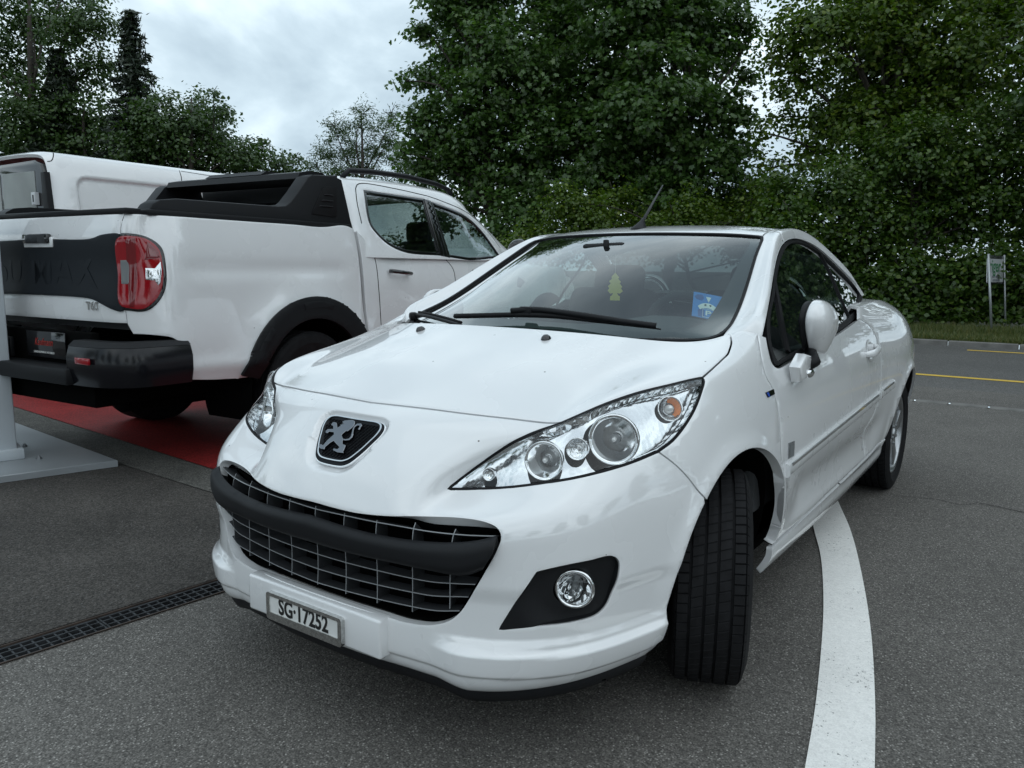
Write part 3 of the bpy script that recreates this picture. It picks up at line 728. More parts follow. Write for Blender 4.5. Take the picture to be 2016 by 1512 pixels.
# ---- nose badge: chrome shield with a standing lion
emb = empty('nose_badge', parent=car)
fre = (EMB_O-EMB_N*.020, (0, 1, 0), EMB_E, EMB_N)
sc = lambda P, k: [tuple(p) for p in np.asarray(P)*k]
bm = bmesh.new(); prism(bm, sc(EMB_P, .985), 0, .006, fre, .002); bobj('badge_rim', bm, 'chrome', emb, angle=40)
mat('lion_chrome', (.24, .25, .27), .10, metal=1); mat('badge_black', (.004, .004, .005), .6, spec=.12); mat('badge_ground', (.004, .005, .007), .35, spec=.15)
inn = np.asarray(EMB_P)*[.90, .88]+[0, .004]
bm = bmesh.new(); prism(bm, sc(EMB_P, .955), .006, .0075, fre); bobj('badge_face', bm, 'badge_ground', emb)
bm = bmesh.new(); ring_prism(bm, [tuple(p) for p in inn], [tuple(p) for p in inn*[.955, .955]], .006, .0115, fre); bobj('badge_inner_ring', bm, 'chrome', emb, angle=40)
bm = bmesh.new()
for i in range(-8, 9):
    for j in range(-7, 7):
        cx, cy = (i+.5*(j % 2))*.0118, j*.0102-.004
        if not inpoly(np.array([[cx, cy]]), inn*.88)[0]: continue
        h = [(cx+.0058*math.cos(math.radians(30+60*k)), cy+.0058*math.sin(math.radians(30+60*k))) for k in range(6)]; g = [(cx+.0046*math.cos(math.radians(30+60*k)), cy+.0046*math.sin(math.radians(30+60*k))) for k in range(6)]
        ring_prism(bm, h, g, .0075, .0095, fre)
o = bobj('badge_mesh', bm, 'badge_black', emb); o['kind'] = 'stuff'
Z4 = lambda q: (590+q[0]/10.08, 800+q[1]/10.08)
def to_emb(pts):
    r = []
    for q in pts:
        d = ray(*Z4(q)); o_ = EMB_O-EMB_N*.008; t = np.dot(o_-CAM_C, EMB_N)/np.dot(d, EMB_N); P = CAM_C+d*t; r.append((P[1], float((P-EMB_O)@EMB_E)))
    return r
lion = [(985,290),(1060,285),(1110,310),(1112,345),(1085,410),(1045,450),(960,515),(935,505),(850,580),(870,640),(890,665),(870,700),(870,765),(928,785),(905,850),(882,900),(888,945),(850,938),(765,930),(672,885),(690,848),(760,865),(800,835),(790,805),(750,770),(690,700),(620,740),(520,825),(500,870),(430,850),(390,810),(400,770),(450,770),(480,790),(560,690),(650,610),(695,570),(690,530),(600,520),(565,550),(530,540),(530,505),(570,468),(680,465),(678,405),(640,388),(660,340),(700,325),(755,345),(765,435),(830,402),(815,385),(850,375),(900,360),(850,355),(880,335),(855,325),(900,300)]
tail = [(890,655),(930,668),(985,655),(1025,610),(1045,540),(1060,470),(1095,400),(1150,358),(1235,355),(1257,385),(1220,440),(1195,485),(1165,470),(1195,425),(1205,400),(1150,395),(1105,435),(1088,490),(1078,565),(1050,635),(1000,685),(930,695),(880,690)]
for nm, pl_ in (('lion_body', lion), ('lion_tail', tail)):
    bm = bmesh.new(); prism(bm, to_emb(pl_)[::-1], .0075, .0165, fre); 
    o = bobj(nm, bm, 'lion_chrome', emb)
    md = o.modifiers.new('b', 'BEVEL'); md.width = .0016; md.segments = 2; md.limit_method = 'ANGLE'; md.angle_limit = math.radians(50)

# ---- headlamps
def ring_uv(S, C0, axis, r, n=40, sx=1.):
    axis = np.array(axis)/np.linalg.norm(axis); s = np.cross(axis, [0, 0, 1]); s /= np.linalg.norm(s); t = np.cross(s, axis)
    o = [S.hit(C0+axis*.4+r*(sx*math.cos(a)*s+math.sin(a)*t), -axis) for a in np.linspace(0, 2*math.pi, n, endpoint=False)]
    return np.array([q for q in o if q is not None])
hl_poly = np.vstack([hl_in, hl_low[1:], hl_out[1:], hl_top[::-1][1:-1]])
mat('lamp_chrome', (.74, .76, .78), .12, metal=1, bump=(14, .35, .01)); mat('lamp_flute', (.84, .85, .86), .08, metal=1)
mat('bulb_glass', (.75, .75, .74), .15, metal=.3, coat=.6)
def flute(m):
    t = MATS[m].node_tree; L = t.links; b = t.nodes['Principled BSDF']; tc_ = t.nodes.new('ShaderNodeTexCoord')
    v = t.nodes.new('ShaderNodeTexVoronoi'); v.inputs['Scale'].default_value = 38; L.new(tc_.outputs['Object'], v.inputs['Vector'])
    bp = t.nodes.new('ShaderNodeBump'); bp.inputs['Strength'].default_value = .9; bp.inputs['Distance'].default_value = .006; L.new(v.outputs['Distance'], bp.inputs['Height']); L.new(bp.outputs[0], b.inputs['Normal'])
flute('lamp_flute')
def headlamp():
    hl = empty('headlight', parent=car)
    AX = np.array([.93, .33, .10]); AX /= np.linalg.norm(AX)
    lamps = [((1205, 868), .060, .055, 'reflector'), ((1066, 910), .046, .045, 'reflector'), ((1133, 886), .026, .025, 'lamp_flute'), ((957, 937), .015, .02, 'reflector')]
    holes = []
    for (p, r, dp, mm) in lamps:
        q = BODY.px([p])[0]; P0, N0 = [a[0] for a in BODY.full(q[None])]
        C0 = P0-AX*.030
        holes.append(ring_uv(BODY, P0, AX, r*.98))
        k = 10; prof = [(r*1.06, -.006), (r*1.06, .006), (r*1.03, .010), (r*.985, .008)]
        for i_, t in enumerate(np.linspace(1, .16, k)): prof.append((r*.97*t, .008-dp*(1-t*t)+.0035*(i_ % 2)))
        V, F = lathe(prof, 48, (C0, AX)); b = mobj('reflector_bowl', V, F, mm, hl)
        prof = [(.0005, .052), (.004, .051), (.006, .045), (.006, .02), (.009, .014), (.009, 0)]
        V, F = lathe([(a*(.6 if r < .03 else 1), h*(r/.06)) for a, h in prof], 14, (C0-AX*dp*.9, AX)); mobj('bulb', V, F, 'bulb_glass', hl)
        if r > .04:   # shield across the bulb
            V, F = lathe([(.0005, r*.62), (r*.20, r*.60), (r*.22, r*.45)], 18, (C0-AX*dp*.9, AX)); mobj('bulb_shield', V, F, 'slat_grey', hl)
    # turn signal: amber bulb under a fluted bowl
    q = BODY.px([(1325, 802)])[0]; P0, N0 = [a[0] for a in BODY.full(q[None])]; A2 = np.array([.72, .62, .30]); A2 /= np.linalg.norm(A2); C0 = P0-A2*.030
    holes.append(ring_uv(BODY, P0, A2, .031))
    V, F = lathe([(.034, .0), (.034, .006), (.031, .006)]+[(.031*t, .004-.035*(1-t*t)) for t in np.linspace(1, .12, 9)], 40, (C0, A2)); mobj('turn_signal_bowl', V, F, 'lamp_flute', hl)
    V, F = lathe([(.0005, .018), (.008, .015), (.012, .004), (.012, -.008), (.007, -.02)], 18, (C0-A2*.006, A2)); mobj('turn_signal_bulb', V, F, 'bulb_glass', hl)
    V, F = lathe([(.017, -.012), (.026, -.003), (.0298, .002)], 40, (C0, A2))
    half_ = [f for f in F if V[f[0]][0] < C0[0]-.012]; mobj('amber_reflector', V, half_, 'amber', hl)
    # eyelid shade above the main lamp
    back = panel('lamp_housing', BODY, hl_poly, holes, 'lamp_chrome', hl, off=-.032, k=8, rim=0, gap=.002)
    w_ = wall_between('lamp_wall', resample(BODY, hl_poly, .012), -.006, -.034, 'lamp_flute', hl)
    panel('lens', BODY, hl_poly, (), 'lens', hl, gap=.0045, rim=.004, k=8, off=.001)
    sweep_on('lamp_seal', BODY, resample(BODY, hl_poly, .012), [(-.0045, -.006), (-.0045, -.001), (.003, -.0005), (.003, -.006)], 'rubber', hl, closed=True)
    hr = empty('headlight', parent=car)
    for c in list(hl.children): mirror_copy(c, hr)
headlamp()

# ---- fog lamps
def fog():
    fg = empty('fog_lamp', parent=car)
    q = BODY.px([(1130, 1168)])[0]; P0, N0 = [a[0] for a in BODY.full(q[None])]; AX = np.array([.90, .43, 0.02]); AX /= np.linalg.norm(AX); C0 = P0-AX*.030
    def dish2(P):
        d = P-P0; d = d-np.outer(d@AX, AX); r = np.linalg.norm(d, axis=1); return -.022*smooth01((.13-r)/.07)
    s0 = BODY.feats; BODY.feats = [dish2]
    hole = ring_uv(BODY, P0, AX, .040)
    panel('fog_surround', BODY, fog_hole, [hole], 'black_plastic', fg, off=-.010, gap=-.003, rim=.0, k=10)
    BODY.feats = s0
    wall_between('fog_recess', resample(BODY, fog_hole, .012), -.004, -.030, 'black_plastic', fg)
    V, F = lathe([(.047, -.02), (.0475, .006), (.0445, .0105), (.040, .009), (.0385, .003)], 48, (C0, AX)); mobj('bezel', V, F, 'chrome', fg)
    V, F = lathe([(.039*t, .001-.035*(1-t*t)) for t in np.linspace(1, .1, 10)], 40, (C0, AX)); mobj('reflector_bowl', V, F, 'lamp_flute', fg)
    V, F = lathe([(.0005, .03), (.006, .028), (.007, .0)], 14, (C0-AX*.033, AX)); mobj('bulb', V, F, 'slat_grey', fg)
    V, F = lathe([(.0385, .004), (.03, .008), (.016, .0105), (.0005, .0115)], 40, (C0, AX)); mobj('lens', V, F, 'lens', fg)
    f2 = empty('fog_lamp', parent=car)
    for c in list(fg.children): mirror_copy(c, f2)
fog()
# ---- greenhouse: windscreen, roof, pillars
GR = [ # centre, edge E, seal D
 ((.06, 0, .962), (-.20, .655, .955), (-.30, .760, .950)),
 ((-.03, 0, .998), (-.249, .655, .989), (-.347, .757, 1.019)),
 ((-.20, 0, 1.082), (-.42, .634, 1.045), (-.48, .725, 1.077)),
 ((-.42, 0, 1.182), (-.619, .599, 1.141), (-.64, .685, 1.150)),
 ((-.64, 0, 1.272), (-.80, .563, 1.237), (-.80, .645, 1.222)),
 ((-.84, 0, 1.338), (-.985, .529, 1.325), (-.962, .613, 1.281)),
 ((-1.02, 0, 1.372), (-1.12, .523, 1.352), (-1.122, .595, 1.314)),
 ((-1.30, 0, 1.392), (-1.32, .523, 1.366), (-1.321, .591, 1.321)),
 ((-1.55, 0, 1.380), (-1.55, .535, 1.340), (-1.551, .609, 1.289)),
 ((-1.75, 0, 1.325), (-1.75, .57, 1.272), (-1.745, .647, 1.219)),
 ((-1.93, 0, 1.225), (-1.91, .61, 1.190), (-1.895, .685, 1.151)),
 ((-2.10, 0, 1.115), (-2.02, .65, 1.108), (-1.988, .718, 1.089)),
 ((-2.22, 0, 1.04), (-2.12, .67, 1.04), (-2.08, .72, 1.03)),
]
G = []
for i, (c, E_, D_) in enumerate(GR):
    c, E_, D_ = [np.array(q) for q in (c, E_, D_)]
    mids = (E_+D_)/2+np.array([0, .016, .020])*(1 if 0 < i < 11 else .3)
    row = [c]
    for f in (.28, .55, .80): row.append(np.array([c[0]+(E_[0]-c[0])*f**2.1, E_[1]*f, c[2]+(E_[2]-c[2])*f**2.3]))
    row += [E_, mids, D_]; G.append(row)
G = np.array(G).transpose(1, 0, 2); G = np.concatenate([G[:0:-1]*[1, -1, 1], G])
GH = Surf(G); GH.u0 = -6
if GH.raw(np.array([[0., 7.]]), True)[1][0][2] < 0: GH.sgn = -1
GH.build_bvh(8)
def L2(a, b, n): a, b = np.array(a, float), np.array(b, float); return [a+(b-a)*t for t in np.linspace(0, 1, n)]
def rounded(pts, step=.15, corners=()): return crspline(pts, step, True, corners)
h = [np.array(q) for q in [(0, 5.0), (2, 5.0), (3.6, 5.0), (4.0, 4.9), (4.0, 4), (4.0, 3), (4.0, 2), (4, 1.4), (3.8, .9), (3.3, .62), (2.4, .5), (1, .45), (0, .45)]]
hw = np.vstack([h, [q*[-1, 1] for q in h[::-1][1:-1]]])
ws_poly = crspline(hw, .25, True)
panel('windscreen', GH, ws_poly, (), 'windscreen', car, k=6, rim=.005, gap=.004, off=-.004)
h = [np.array(q) for q in [(0, 4.92), (2, 4.92), (3.45, 4.9), (3.62, 4.75), (3.55, 4), (3.48, 3), (3.42, 2.2), (3.35, 1.7), (3.1, 1.32), (2.6, 1.2), (1.5, 1.1), (0, 1.08)]]
mat('frit', (.012, .011, .014), .25)
panel('windscreen_band', GH, ws_poly, [crspline(np.vstack([h, [q*[-1, 1] for q in h[::-1][1:-1]]]), .25, True)], 'frit', car, k=6, rim=0, gap=.003, off=-.009)
sweep_on('windscreen_seal', GH, resample(GH, ws_poly, .025), [(-.004, -.008), (-.004, .0005), (.007, .002), (.008, -.008)], 'rubber', car, closed=True)
# A pillar: from the scuttle seam to the roof seam
ap = [np.array(q) for q in L2((4.02, 5.55), (6, 5.35), 8)+L2((6, 5.35), (6, .25), 34)[1:]+L2((6, .25), (4.02, .35), 10)[1:]+L2((4.02, .35), (4.02, 5.55), 34)[1:-1]]
o = panel('windscreen_pillar', GH, np.array(ap), (), 'paint', car, k=6, rim=.012); mirror_copy(o)
rr = [np.array(q) for q in L2((4.02, 5.55), (6, 5.35), 8)+L2((6, 5.35), (6, 11.2), 40)[1:]+L2((6, 11.2), (4.02, 11.4), 8)[1:]+L2((4.02, 11.4), (4.02, 5.55), 40)[1:-1]]
o = panel('roof_rail', GH, np.array(rr), (), 'paint', car, k=6, rim=.012); mirror_copy(o)
rf = [np.array(q) for q in L2((-4, 5.06), (4, 5.06), 40)+L2((4, 5.06), (4, 8.8), 24)[1:]+L2((4, 8.8), (-4, 8.8), 40)[1:]+L2((-4, 8.8), (-4, 5.06), 24)[1:-1]]
panel('roof', GH, np.array(rf), (), 'paint', car, k=5, rim=.02)
rg = [np.array(q) for q in L2((-4, 8.84), (4, 8.84), 40)+L2((4, 8.84), (4, 11.8), 24)[1:]+L2((4, 11.8), (-4, 11.8), 40)[1:]+L2((-4, 11.8), (-4, 8.84), 24)[1:-1]]
panel('rear_window', GH, np.array(rg), (), 'rear_glass', car, k=4, rim=.006)
# ---- side glass
gx = np.linspace(-.15, -2.15, 11); gz_ = np.linspace(.86, 1.40, 7)
GT = np.array([[(x, .784-.52*(z-.95)-.10*(z-.95)**2-.012*((x+1.1)/.9)**2, z) for z in gz_] for x in gx])
SG = Surf(GT); SG.sgn = 1
if SG.raw(np.array([[5., 3.]]), True)[1][0][1] < 0: SG.sgn = -1
SG.build_bvh(6)
seal_px = [(1526, 719), (1518, 700), (1511, 672), (1508, 640), (1512, 610), (1518, 583), (1525, 529), (1531, 506), (1539, 486), (1554, 473), (1579, 473), (1614, 491), (1650, 523), (1679, 552), (1699, 577), (1694, 598), (1686, 622), (1657, 648), (1620, 671), (1571, 698), (1540, 714)]
gl = SG.px(crspline(seal_px, 6, True, (14,)))
gl2 = SG.px(crspline([(1526+6, 712), (1524, 700), (1517, 672), (1515, 640), (1518, 610), (1524, 583), (1531, 531), (1538, 506), (1546, 489), (1557, 479), (1579, 479), (1611, 497), (1646, 529), (1674, 557), (1691, 578), (1687, 598), (1679, 617), (1652, 640), (1617, 662), (1571, 688), (1545, 703)], 6, True))
def side_windows():
    q = SG.px(crspline([(1524, 550), (1532, 590), (1541, 640), (1552, 692)], 6)); q2 = SG.px(crspline([(1612, 494), (1632, 530), (1655, 585), (1672, 622)], 6))
    gp = panel('side_window', SG, gl, (), 'side_glass', car, k=5, rim=0, gap=.004, off=-.004); mirror_copy(gp)
    s_ = panel('window_seal', SG, gl, [gl2], 'rubber', car, k=4, rim=.02, gap=.0, off=.004); mirror_copy(s_)
    for c, w_ in ((q, .011), (q2, .005)):
        d = sweep_on('window_divider', SG, resample(SG, c, .02, False), [(-w_, -.006), (-w_, .003), (w_, .003), (w_, -.006)], 'rubber', car); mirror_copy(d)
side_windows()
# quarter shoulder trim behind the window
# ---- mirror (folded against the door)
def mirror():
    mr = empty('door_mirror', parent=car)
    # folded shell: long axis points back along the door, narrow foot, flat underside
    C0 = np.array([-.665, .836, .990]); V = []; F = []; nu_, nv_ = 32, 20
    for i in range(nv_+1):
        ph = math.pi*i/nv_
        for j in range(nu_):
            th = 2*math.pi*j/nu_; x, y, z = math.sin(ph)*math.cos(th), math.sin(ph)*math.sin(th), math.cos(ph)
            e = lambda q, p: math.copysign(abs(q)**p, q)
            X, Y, Zz = e(x, .8)*.135, e(y, .85)*.064, z*.103
            if Y < 0: Y *= .35
            t = (Zz+.103)/.206                      # 0 bottom, 1 top
            k = .62+.38*smooth01(np.array([t/.75]))[0]
            if Zz < -.080: Zz = -.080+(Zz+.080)*.15
            V.append(C0+np.array([X*k+.020*(t-.5), Y*k+.004*(t-.5), Zz+.008*X/.1]))
    for i in range(nv_):
        for j in range(nu_): F.append((i*nu_+j, i*nu_+(j+1) % nu_, (i+1)*nu_+(j+1) % nu_, (i+1)*nu_+j))
    mobj('mirror_shell', V, F, 'paint', mr)
    W = [C0+(np.array(v)-C0)*[.96, .50, .94]+np.array([.006, -.026, .001]) for v in V]; mobj('mirror_casing', W, F, 'black_plastic', mr)
    a = [at_plane(*p, 1, .864) for p in ((1580, 753), (1576, 724), (1590, 697), (1606, 702), (1601, 722), (1589, 747))]
    bm = bmesh.new(); fr_ = ((0, .828, 0), (1, 0, 0), (0, 0, 1), (0, 1, 0)); prism(bm, [(p[0], p[2]) for p in a][::-1], .0, .036, fr_, .012, 3)
    bobj('mirror_foot', bm, 'paint', mr, angle=50)
    j0 = at_plane(1604, 712, 1, .872); V, F = tube([j0+[.01, -.03, -.02], j0, C0+[.03, -.01, -.07]], .019, 12); mobj('mirror_joint', V, F, 'black_plastic', mr)
    p = at_plane(1596, 736, 1, .868); V, F = lathe([(.0005, .007), (.008, .006), (.013, .003), (.015, 0), (.015, -.03)], 20, (p, (.35, .9, -.25))); V = [p+(np.array(v)-p)*[1.9, 1, 1.0] for v in V]; mobj('repeater', V, F, 'chrome', mr)
    m2 = empty('door_mirror', parent=car)
    for c in list(mr.children): mirror_copy(c, m2)
mirror()

# ---- wheels
def tyre_mesh(R, Wd, rim_r, n=220):
    """tread ribs with shoulder blocks"""
    hw_ = Wd/2; prof = [(rim_r-.004, -hw_*.80), (rim_r+.012, -hw_*.92), ((R+rim_r)/2, -hw_*1.03), (R-.034, -hw_*.99), (R-.016, -hw_*.93)]
    tread = []
    x = -hw_*.80; ribs = [(-.82, -.56, 1), (-.48, -.20, 0), (-.12, .12, 0), (.20, .48, 0), (.56, .82, 1)]
    for a, b, sh in ribs: tread += [(R-.009, a*hw_-.0008, 9), (R-.0012 if sh else R, a*hw_, sh), (R-.0008 if sh else R+.0006, (a+b)/2*hw_, sh), (R-.0012 if sh else R, b*hw_, sh), (R-.009, b*hw_+.0008, 9)]
    full = [(r, h, 9) for r, h in prof]+[(R-.0055, -hw_*.86, 1)]+tread+[(R-.0055, hw_*.86, 1)]+[(r, -h, 9) for r, h in prof[::-1]]
    V = []; F = []; k = len(full); pitch = n//3
    ang = []
    for j in range(pitch):
        a = 2*math.pi*j/pitch; st_ = 2*math.pi/pitch; ang += [(a, 0), (a+.10*st_, 1), (a+.20*st_, 0)]
    n = len(ang)
    for a, sip in ang:
        for r, h, sh in full:
            rr = r; sk = 0
            if sip and sh == 1: rr -= .005
            if sip and sh == 0: rr -= .0022
            if sh != 9: sk = .10*h/hw_*(1 if sh == 0 else .2)     # sipes lean across the tread
            V.append((rr*math.cos(a+sk), h, rr*math.sin(a+sk)))
    for j in range(n):
        for i in range(k-1): F.append((j*k+i, j*k+i+1, ((j+1) % n)*k+i+1, ((j+1) % n)*k+i))
    return V, F
TYRES = {}
def wheel(loc, steer, R=.308, Wd=.205, rim_r=.215, spokes=5, left=True, parent=car, tyre_mat='tyre_rubber', rim_mat='alloy'):
    w_ = empty('wheel', parent=parent, loc=loc, rz=steer)
    key = (R, Wd, rim_r)
    if key in TYRES: to_ = bpy.data.objects.new('tyre', TYRES[key]); COL.objects.link(to_); to_.parent = w_
    else: V, F = tyre_mesh(R, Wd, rim_r); TYRES[key] = mobj('tyre', V, F, tyre_mat, w_, smooth=False).data
    s = 1 if left else -1; hw_ = Wd/2
    V, F = lathe([(rim_r+.004, hw_*.80), (rim_r, hw_*.86), (rim_r-.008, hw_*.82), (rim_r-.016, hw_*.60), (rim_r-.022, -hw_*.7)], 64, ((0, 0, 0), (0, s, 0))); mobj('rim', V, F, rim_mat, w_)
    V, F = lathe([(rim_r-.03, -.01), (.03, -.012), (.001, -.012)], 40, ((0, 0, 0), (0, s, 0))); mobj('brake_shade', V, F, 'dark_inner', w_)
    V, F = lathe([(.14, .0), (.14, .012), (.07, .012)], 40, ((0, 0, 0), (0, s, 0))); mobj('brake_disc', V, F, 'slat_grey', w_)
    for k in range(spokes):
        a = 2*math.pi*k/spokes+.35; ca, sa = math.cos(a), math.sin(a); ex, ey = np.array([ca, 0, sa]), np.array([-sa, 0, ca])
        bm = bmesh.new(); r1 = rim_r-.010
        pts = [(.030, -.034), (r1*.55, -.030), (r1*.86, -.046), (r1, -.058), (r1, .058), (r1*.86, .046), (r1*.55, .030), (.030, .034)]
        prism(bm, [(p[0], p[1]) for p in pts], hw_*.50, hw_*.76, ((0, 0, 0), ex, ey, (0, s, 0)), .006, 2)
        bmesh.ops.recalc_face_normals(bm, faces=bm.faces[:]); bobj('spoke', bm, rim_mat, w_, angle=35)
        b0 = ex*.052*math.cos(math.pi/spokes)+ey*.052*math.sin(math.pi/spokes)
        V, F = lathe([(.0005, .010), (.008, .010), (.010, 0)], 8, (b0+np.array([0, s*hw_*.74, 0]), (0, s, 0))); mobj('wheel_bolt', V, F, 'slat_grey', w_)
    V, F = lathe([(.001, .012), (.026, .010), (.032, .002), (.034, -.03)], 28, ((0, s*hw_*.74, 0), (0, s, 0))); mobj('hub_cap', V, F, rim_mat, w_)
    return w_
wheel((0, .737, .308), math.radians(22), left=True); wheel((0, -.737, .308), math.radians(22), left=False)
wheel((-2.54, .742, .308), 0, left=True); wheel((-2.54, -.742, .308), 0, left=False)
# wheel housings
for cx, r_ in ((0, .40), (-2.54, .39)):
    V = []; F = []; n = 36
    for j in range(n+1):
        a = math.radians(-6+200*j/n)
        for y in (.745+.062*max(0, math.sin(a))**.6, .40): V.append((cx+r_*math.cos(a), y, AZ+r_*math.sin(a)))
    for j in range(n): F.append((2*j, 2*j+1, 2*j+3, 2*j+2))
    V += [(cx, .42, AZ)]; F += [(2*j+1, 2*j+3, len(V)-1) for j in range(n)]
    o = mobj('wheel_housing', V, F, 'dark_inner', car); mirror_copy(o)
box('underbody', (-1.25, 0, .21), (3.6, 1.38, .06), 'dark_inner', car, bev=.02)

# ---- wipers, washer jets, aerial
def at_body_top(u, v, off=0): P, Nn = BODY.full(np.array([[u, v]]), off); return P[0], Nn[0]
def gh(u, v, off): P, Nn = GH.full(np.array([[u, v]]), off); return P[0]
def wiper(pts_u, name='wiper'):
    w_ = empty(name, parent=car)
    return w_
def ghpx(p, off):
    q = GH.px([p])
    return None if not len(q) else GH.full(q, off)[0][0]
wl = empty('wiper', parent=car)
blade = [ghpx(p, .022) for p in crspline([(900, 633), (960, 632), (1030, 631), (1100, 634), (1180, 644), (1240, 652), (1300, 660)], 14)]; blade = [q for q in blade if q is not None]
V, F = tube(blade, .009, 8, radii=[.009*(1-.75*max(0, t-.55)/.45) for t in np.linspace(0, 1, len(blade))]); mobj('wiper_blade', V, F, 'rubber', wl)
arm = [ghpx(p, .036) for p in crspline([(1012, 630), (1060, 628), (1110, 634), (1170, 643), (1230, 653), (1290, 661)], 14)]; arm = [q for q in arm if q is not None]
V, F = tube(arm, .010, 8); mobj('wiper_arm', V, F, 'black_plastic', wl)
p = ghpx((1042, 627), .03)
if p is not None: box('wiper_clip', tuple(p), (.03, .05, .028), 'black_plastic', wl, bev=.005)
wr = empty('wiper', parent=car)
wa = [q for q in (ghpx(p, .014) for p in crspline([(820, 625), (840, 628), (860, 633), (885, 640), (910, 648)], 8)) if q is not None]
if len(wa) > 3:
    V, F = tube(wa, .007, 8); mobj('wiper_arm', V, F, 'black_plastic', wr)
    V, F = tube([q+np.array([-.012, -.008, .010]) for q in wa[1:]], .005, 8); mobj('wiper_blade', V, F, 'rubber', wr)
    box('wiper_pivot', tuple(wa[0]+np.array([.01, .0, -.006])), (.04, .035, .03), 'black_plastic', wr, rot=Matrix.Rotation(.9, 3, 'Z'), bev=.01)
for s in (1, -1):
    uv = BODY.px([(1075, 667)])*[s, 1]; P0, N0 = [q[0] for q in BODY.full(uv)]
    V, F = lathe([(.0005, .013), (.007, .012), (.012, .007), (.0145, .0)], 18, (P0, N0)); V = [P0+(np.array(v)-P0)*[1.35, 1, 1] for v in V]; mobj('washer_jet', V, F, 'gloss_black', car)
# scuttle panel under the glass
V = []; F = []
for i, u in enumerate(np.linspace(-5.2, 5.2, 40)):
    p = BODY.raw(np.array([[u, 10.9]]))[0]; V += [tuple(p-[.0, 0, .012]), (p[0]-.12, p[1]*.95, p[2]-.03)]
for i in range(39): F.append((2*i, 2*i+1, 2*i+3, 2*i+2))
mobj('scuttle', V, F, 'black_plastic', car)
A0 = np.array(GH.full(np.array([[0., 5.75]]))[0][0])
aer = empty('aerial', parent=car)
tip = at_plane(1305, 365, 1, 0.0)
bm = bmesh.new()
secs = [(.0, .052, .030), (.010, .046, .024), (.022, .030, .016), (.036, .014, .010), (.05, .007, .007)]
rings = []
for h, lx, ly in secs:
    cx = A0[0]-.045*(h/.05)
    rings.append([bm.verts.new((cx+lx*math.cos(a), ly*math.sin(a), A0[2]-.004+h)) for a in np.linspace(0, 2*math.pi, 16, endpoint=False)])
for a, b in zip(rings, rings[1:]):
    for j in range(16): bm.faces.new((a[j], a[(j+1) % 16], b[(j+1) % 16], b[j]))
bm.faces.new(rings[-1]); bobj('aerial_base', bm, 'black_plastic', aer, smooth=True)
b0 = np.array([A0[0]-.045, 0, A0[2]+.04])
V, F = tube([b0, b0+(tip-b0)*.5, tip], .004, 8, radii=[.0065, .005, .0035]); mobj('aerial_rod', V, F, 'slat_side', aer)

# ---- cabin
mat('tree_card', (.62, .55, .10), .7); mat('disc_blue', (.03, .22, .62), .4); mat('disc_white', (.8, .82, .8), .5); mat('disc_dark', (.02, .09, .32), .4)
def dash():
    V = []; F = []; nx, ny = 7, 21
    prof = [(-.02, .93), (-.20, .965), (-.40, .985), (-.55, .975), (-.62, .93), (-.63, .80), (-.60, .55)]
    for j in range(ny):
        y = -.66+1.32*j/(ny-1)
        for x, z in prof:
            hump = .045*math.exp(-((y-.36)/.17)**2) if -.60 < x < -.3 else 0
            V.append((x-.13*(y/.66)**2, y, z+hump))
    for j in range(ny-1):
        for i in range(nx-1): F.append((j*nx+i, j*nx+i+1, (j+1)*nx+i+1, (j+1)*nx+i))
    mobj('dashboard', V, F, 'interior_grey', car)
dash()
def loop(c, r, tilt, n=32): 
    M = Matrix.Rotation(tilt, 3, 'Y'); return [np.array(c)+np.array(M @ Vector((0, r*math.cos(a), r*math.sin(a)))) for a in np.linspace(0, 2*math.pi, n, endpoint=False)]
sw = empty('steering_wheel', parent=car); V, F = tube(loop((-.72, .36, .93), .182, .42), .016, 10, True); mobj('wheel_rim', V, F, 'interior', sw)
box('wheel_hub', (-.71, .36, .92), (.06, .15, .13), 'interior', sw, rot=Matrix.Rotation(.42, 3, 'Y'), bev=.03)
for y in (.18, .54): box('wheel_spoke', (-.715, (y+.36)/2, .925), (.02, .18, .035), 'interior', sw, rot=Matrix.Rotation(.42, 3, 'Y'), bev=.008)
for y in (.36, -.36):
    st_ = empty('seat', parent=car)
    box('seat_cushion', (-1.05, y, .50), (.52, .50, .18), 'interior', st_, bev=.06, seg=3)
    box('seat_back', (-1.36, y, .80), (.15, .48, .62), 'interior', st_, rot=Matrix.Rotation(-.35, 3, 'Y'), bev=.06, seg=3)
    box('head_rest', (-1.50, y, 1.13), (.10, .27, .17), 'interior', st_, rot=Matrix.Rotation(-.25, 3, 'Y'), bev=.045, seg=3)
    hp = [(-1.85, y+.13*math.cos(a), .98+.17*math.sin(a)) for a in np.linspace(0, math.pi, 16)]
    V, F = tube(hp, .02, 8); mobj('roll_hoop', V, F, 'chrome', st_)
box('rear_bench', (-1.80, 0, .70), (.3, 1.25, .5), 'interior', car, bev=.06, seg=3)
box('cabin_floor', (-1.1, 0, .36), (2.0, 1.4, .03), 'interior', car)
for s in (1, -1): box('door_trim', (-1.05, s*.735, .66), (1.45, .05, .52), 'interior_grey', car, bev=.02)
box('interior_mirror', (-.70, -.02, 1.272), (.03, .18, .045), 'interior', car, rot=Matrix.Rotation(.25, 3, 'Y') @ Matrix.Rotation(.15, 3, 'Z'), bev=.012)
box('mirror_stem', (-.68, 0, 1.292), (.02, .02, .03), 'interior', car, bev=.005)
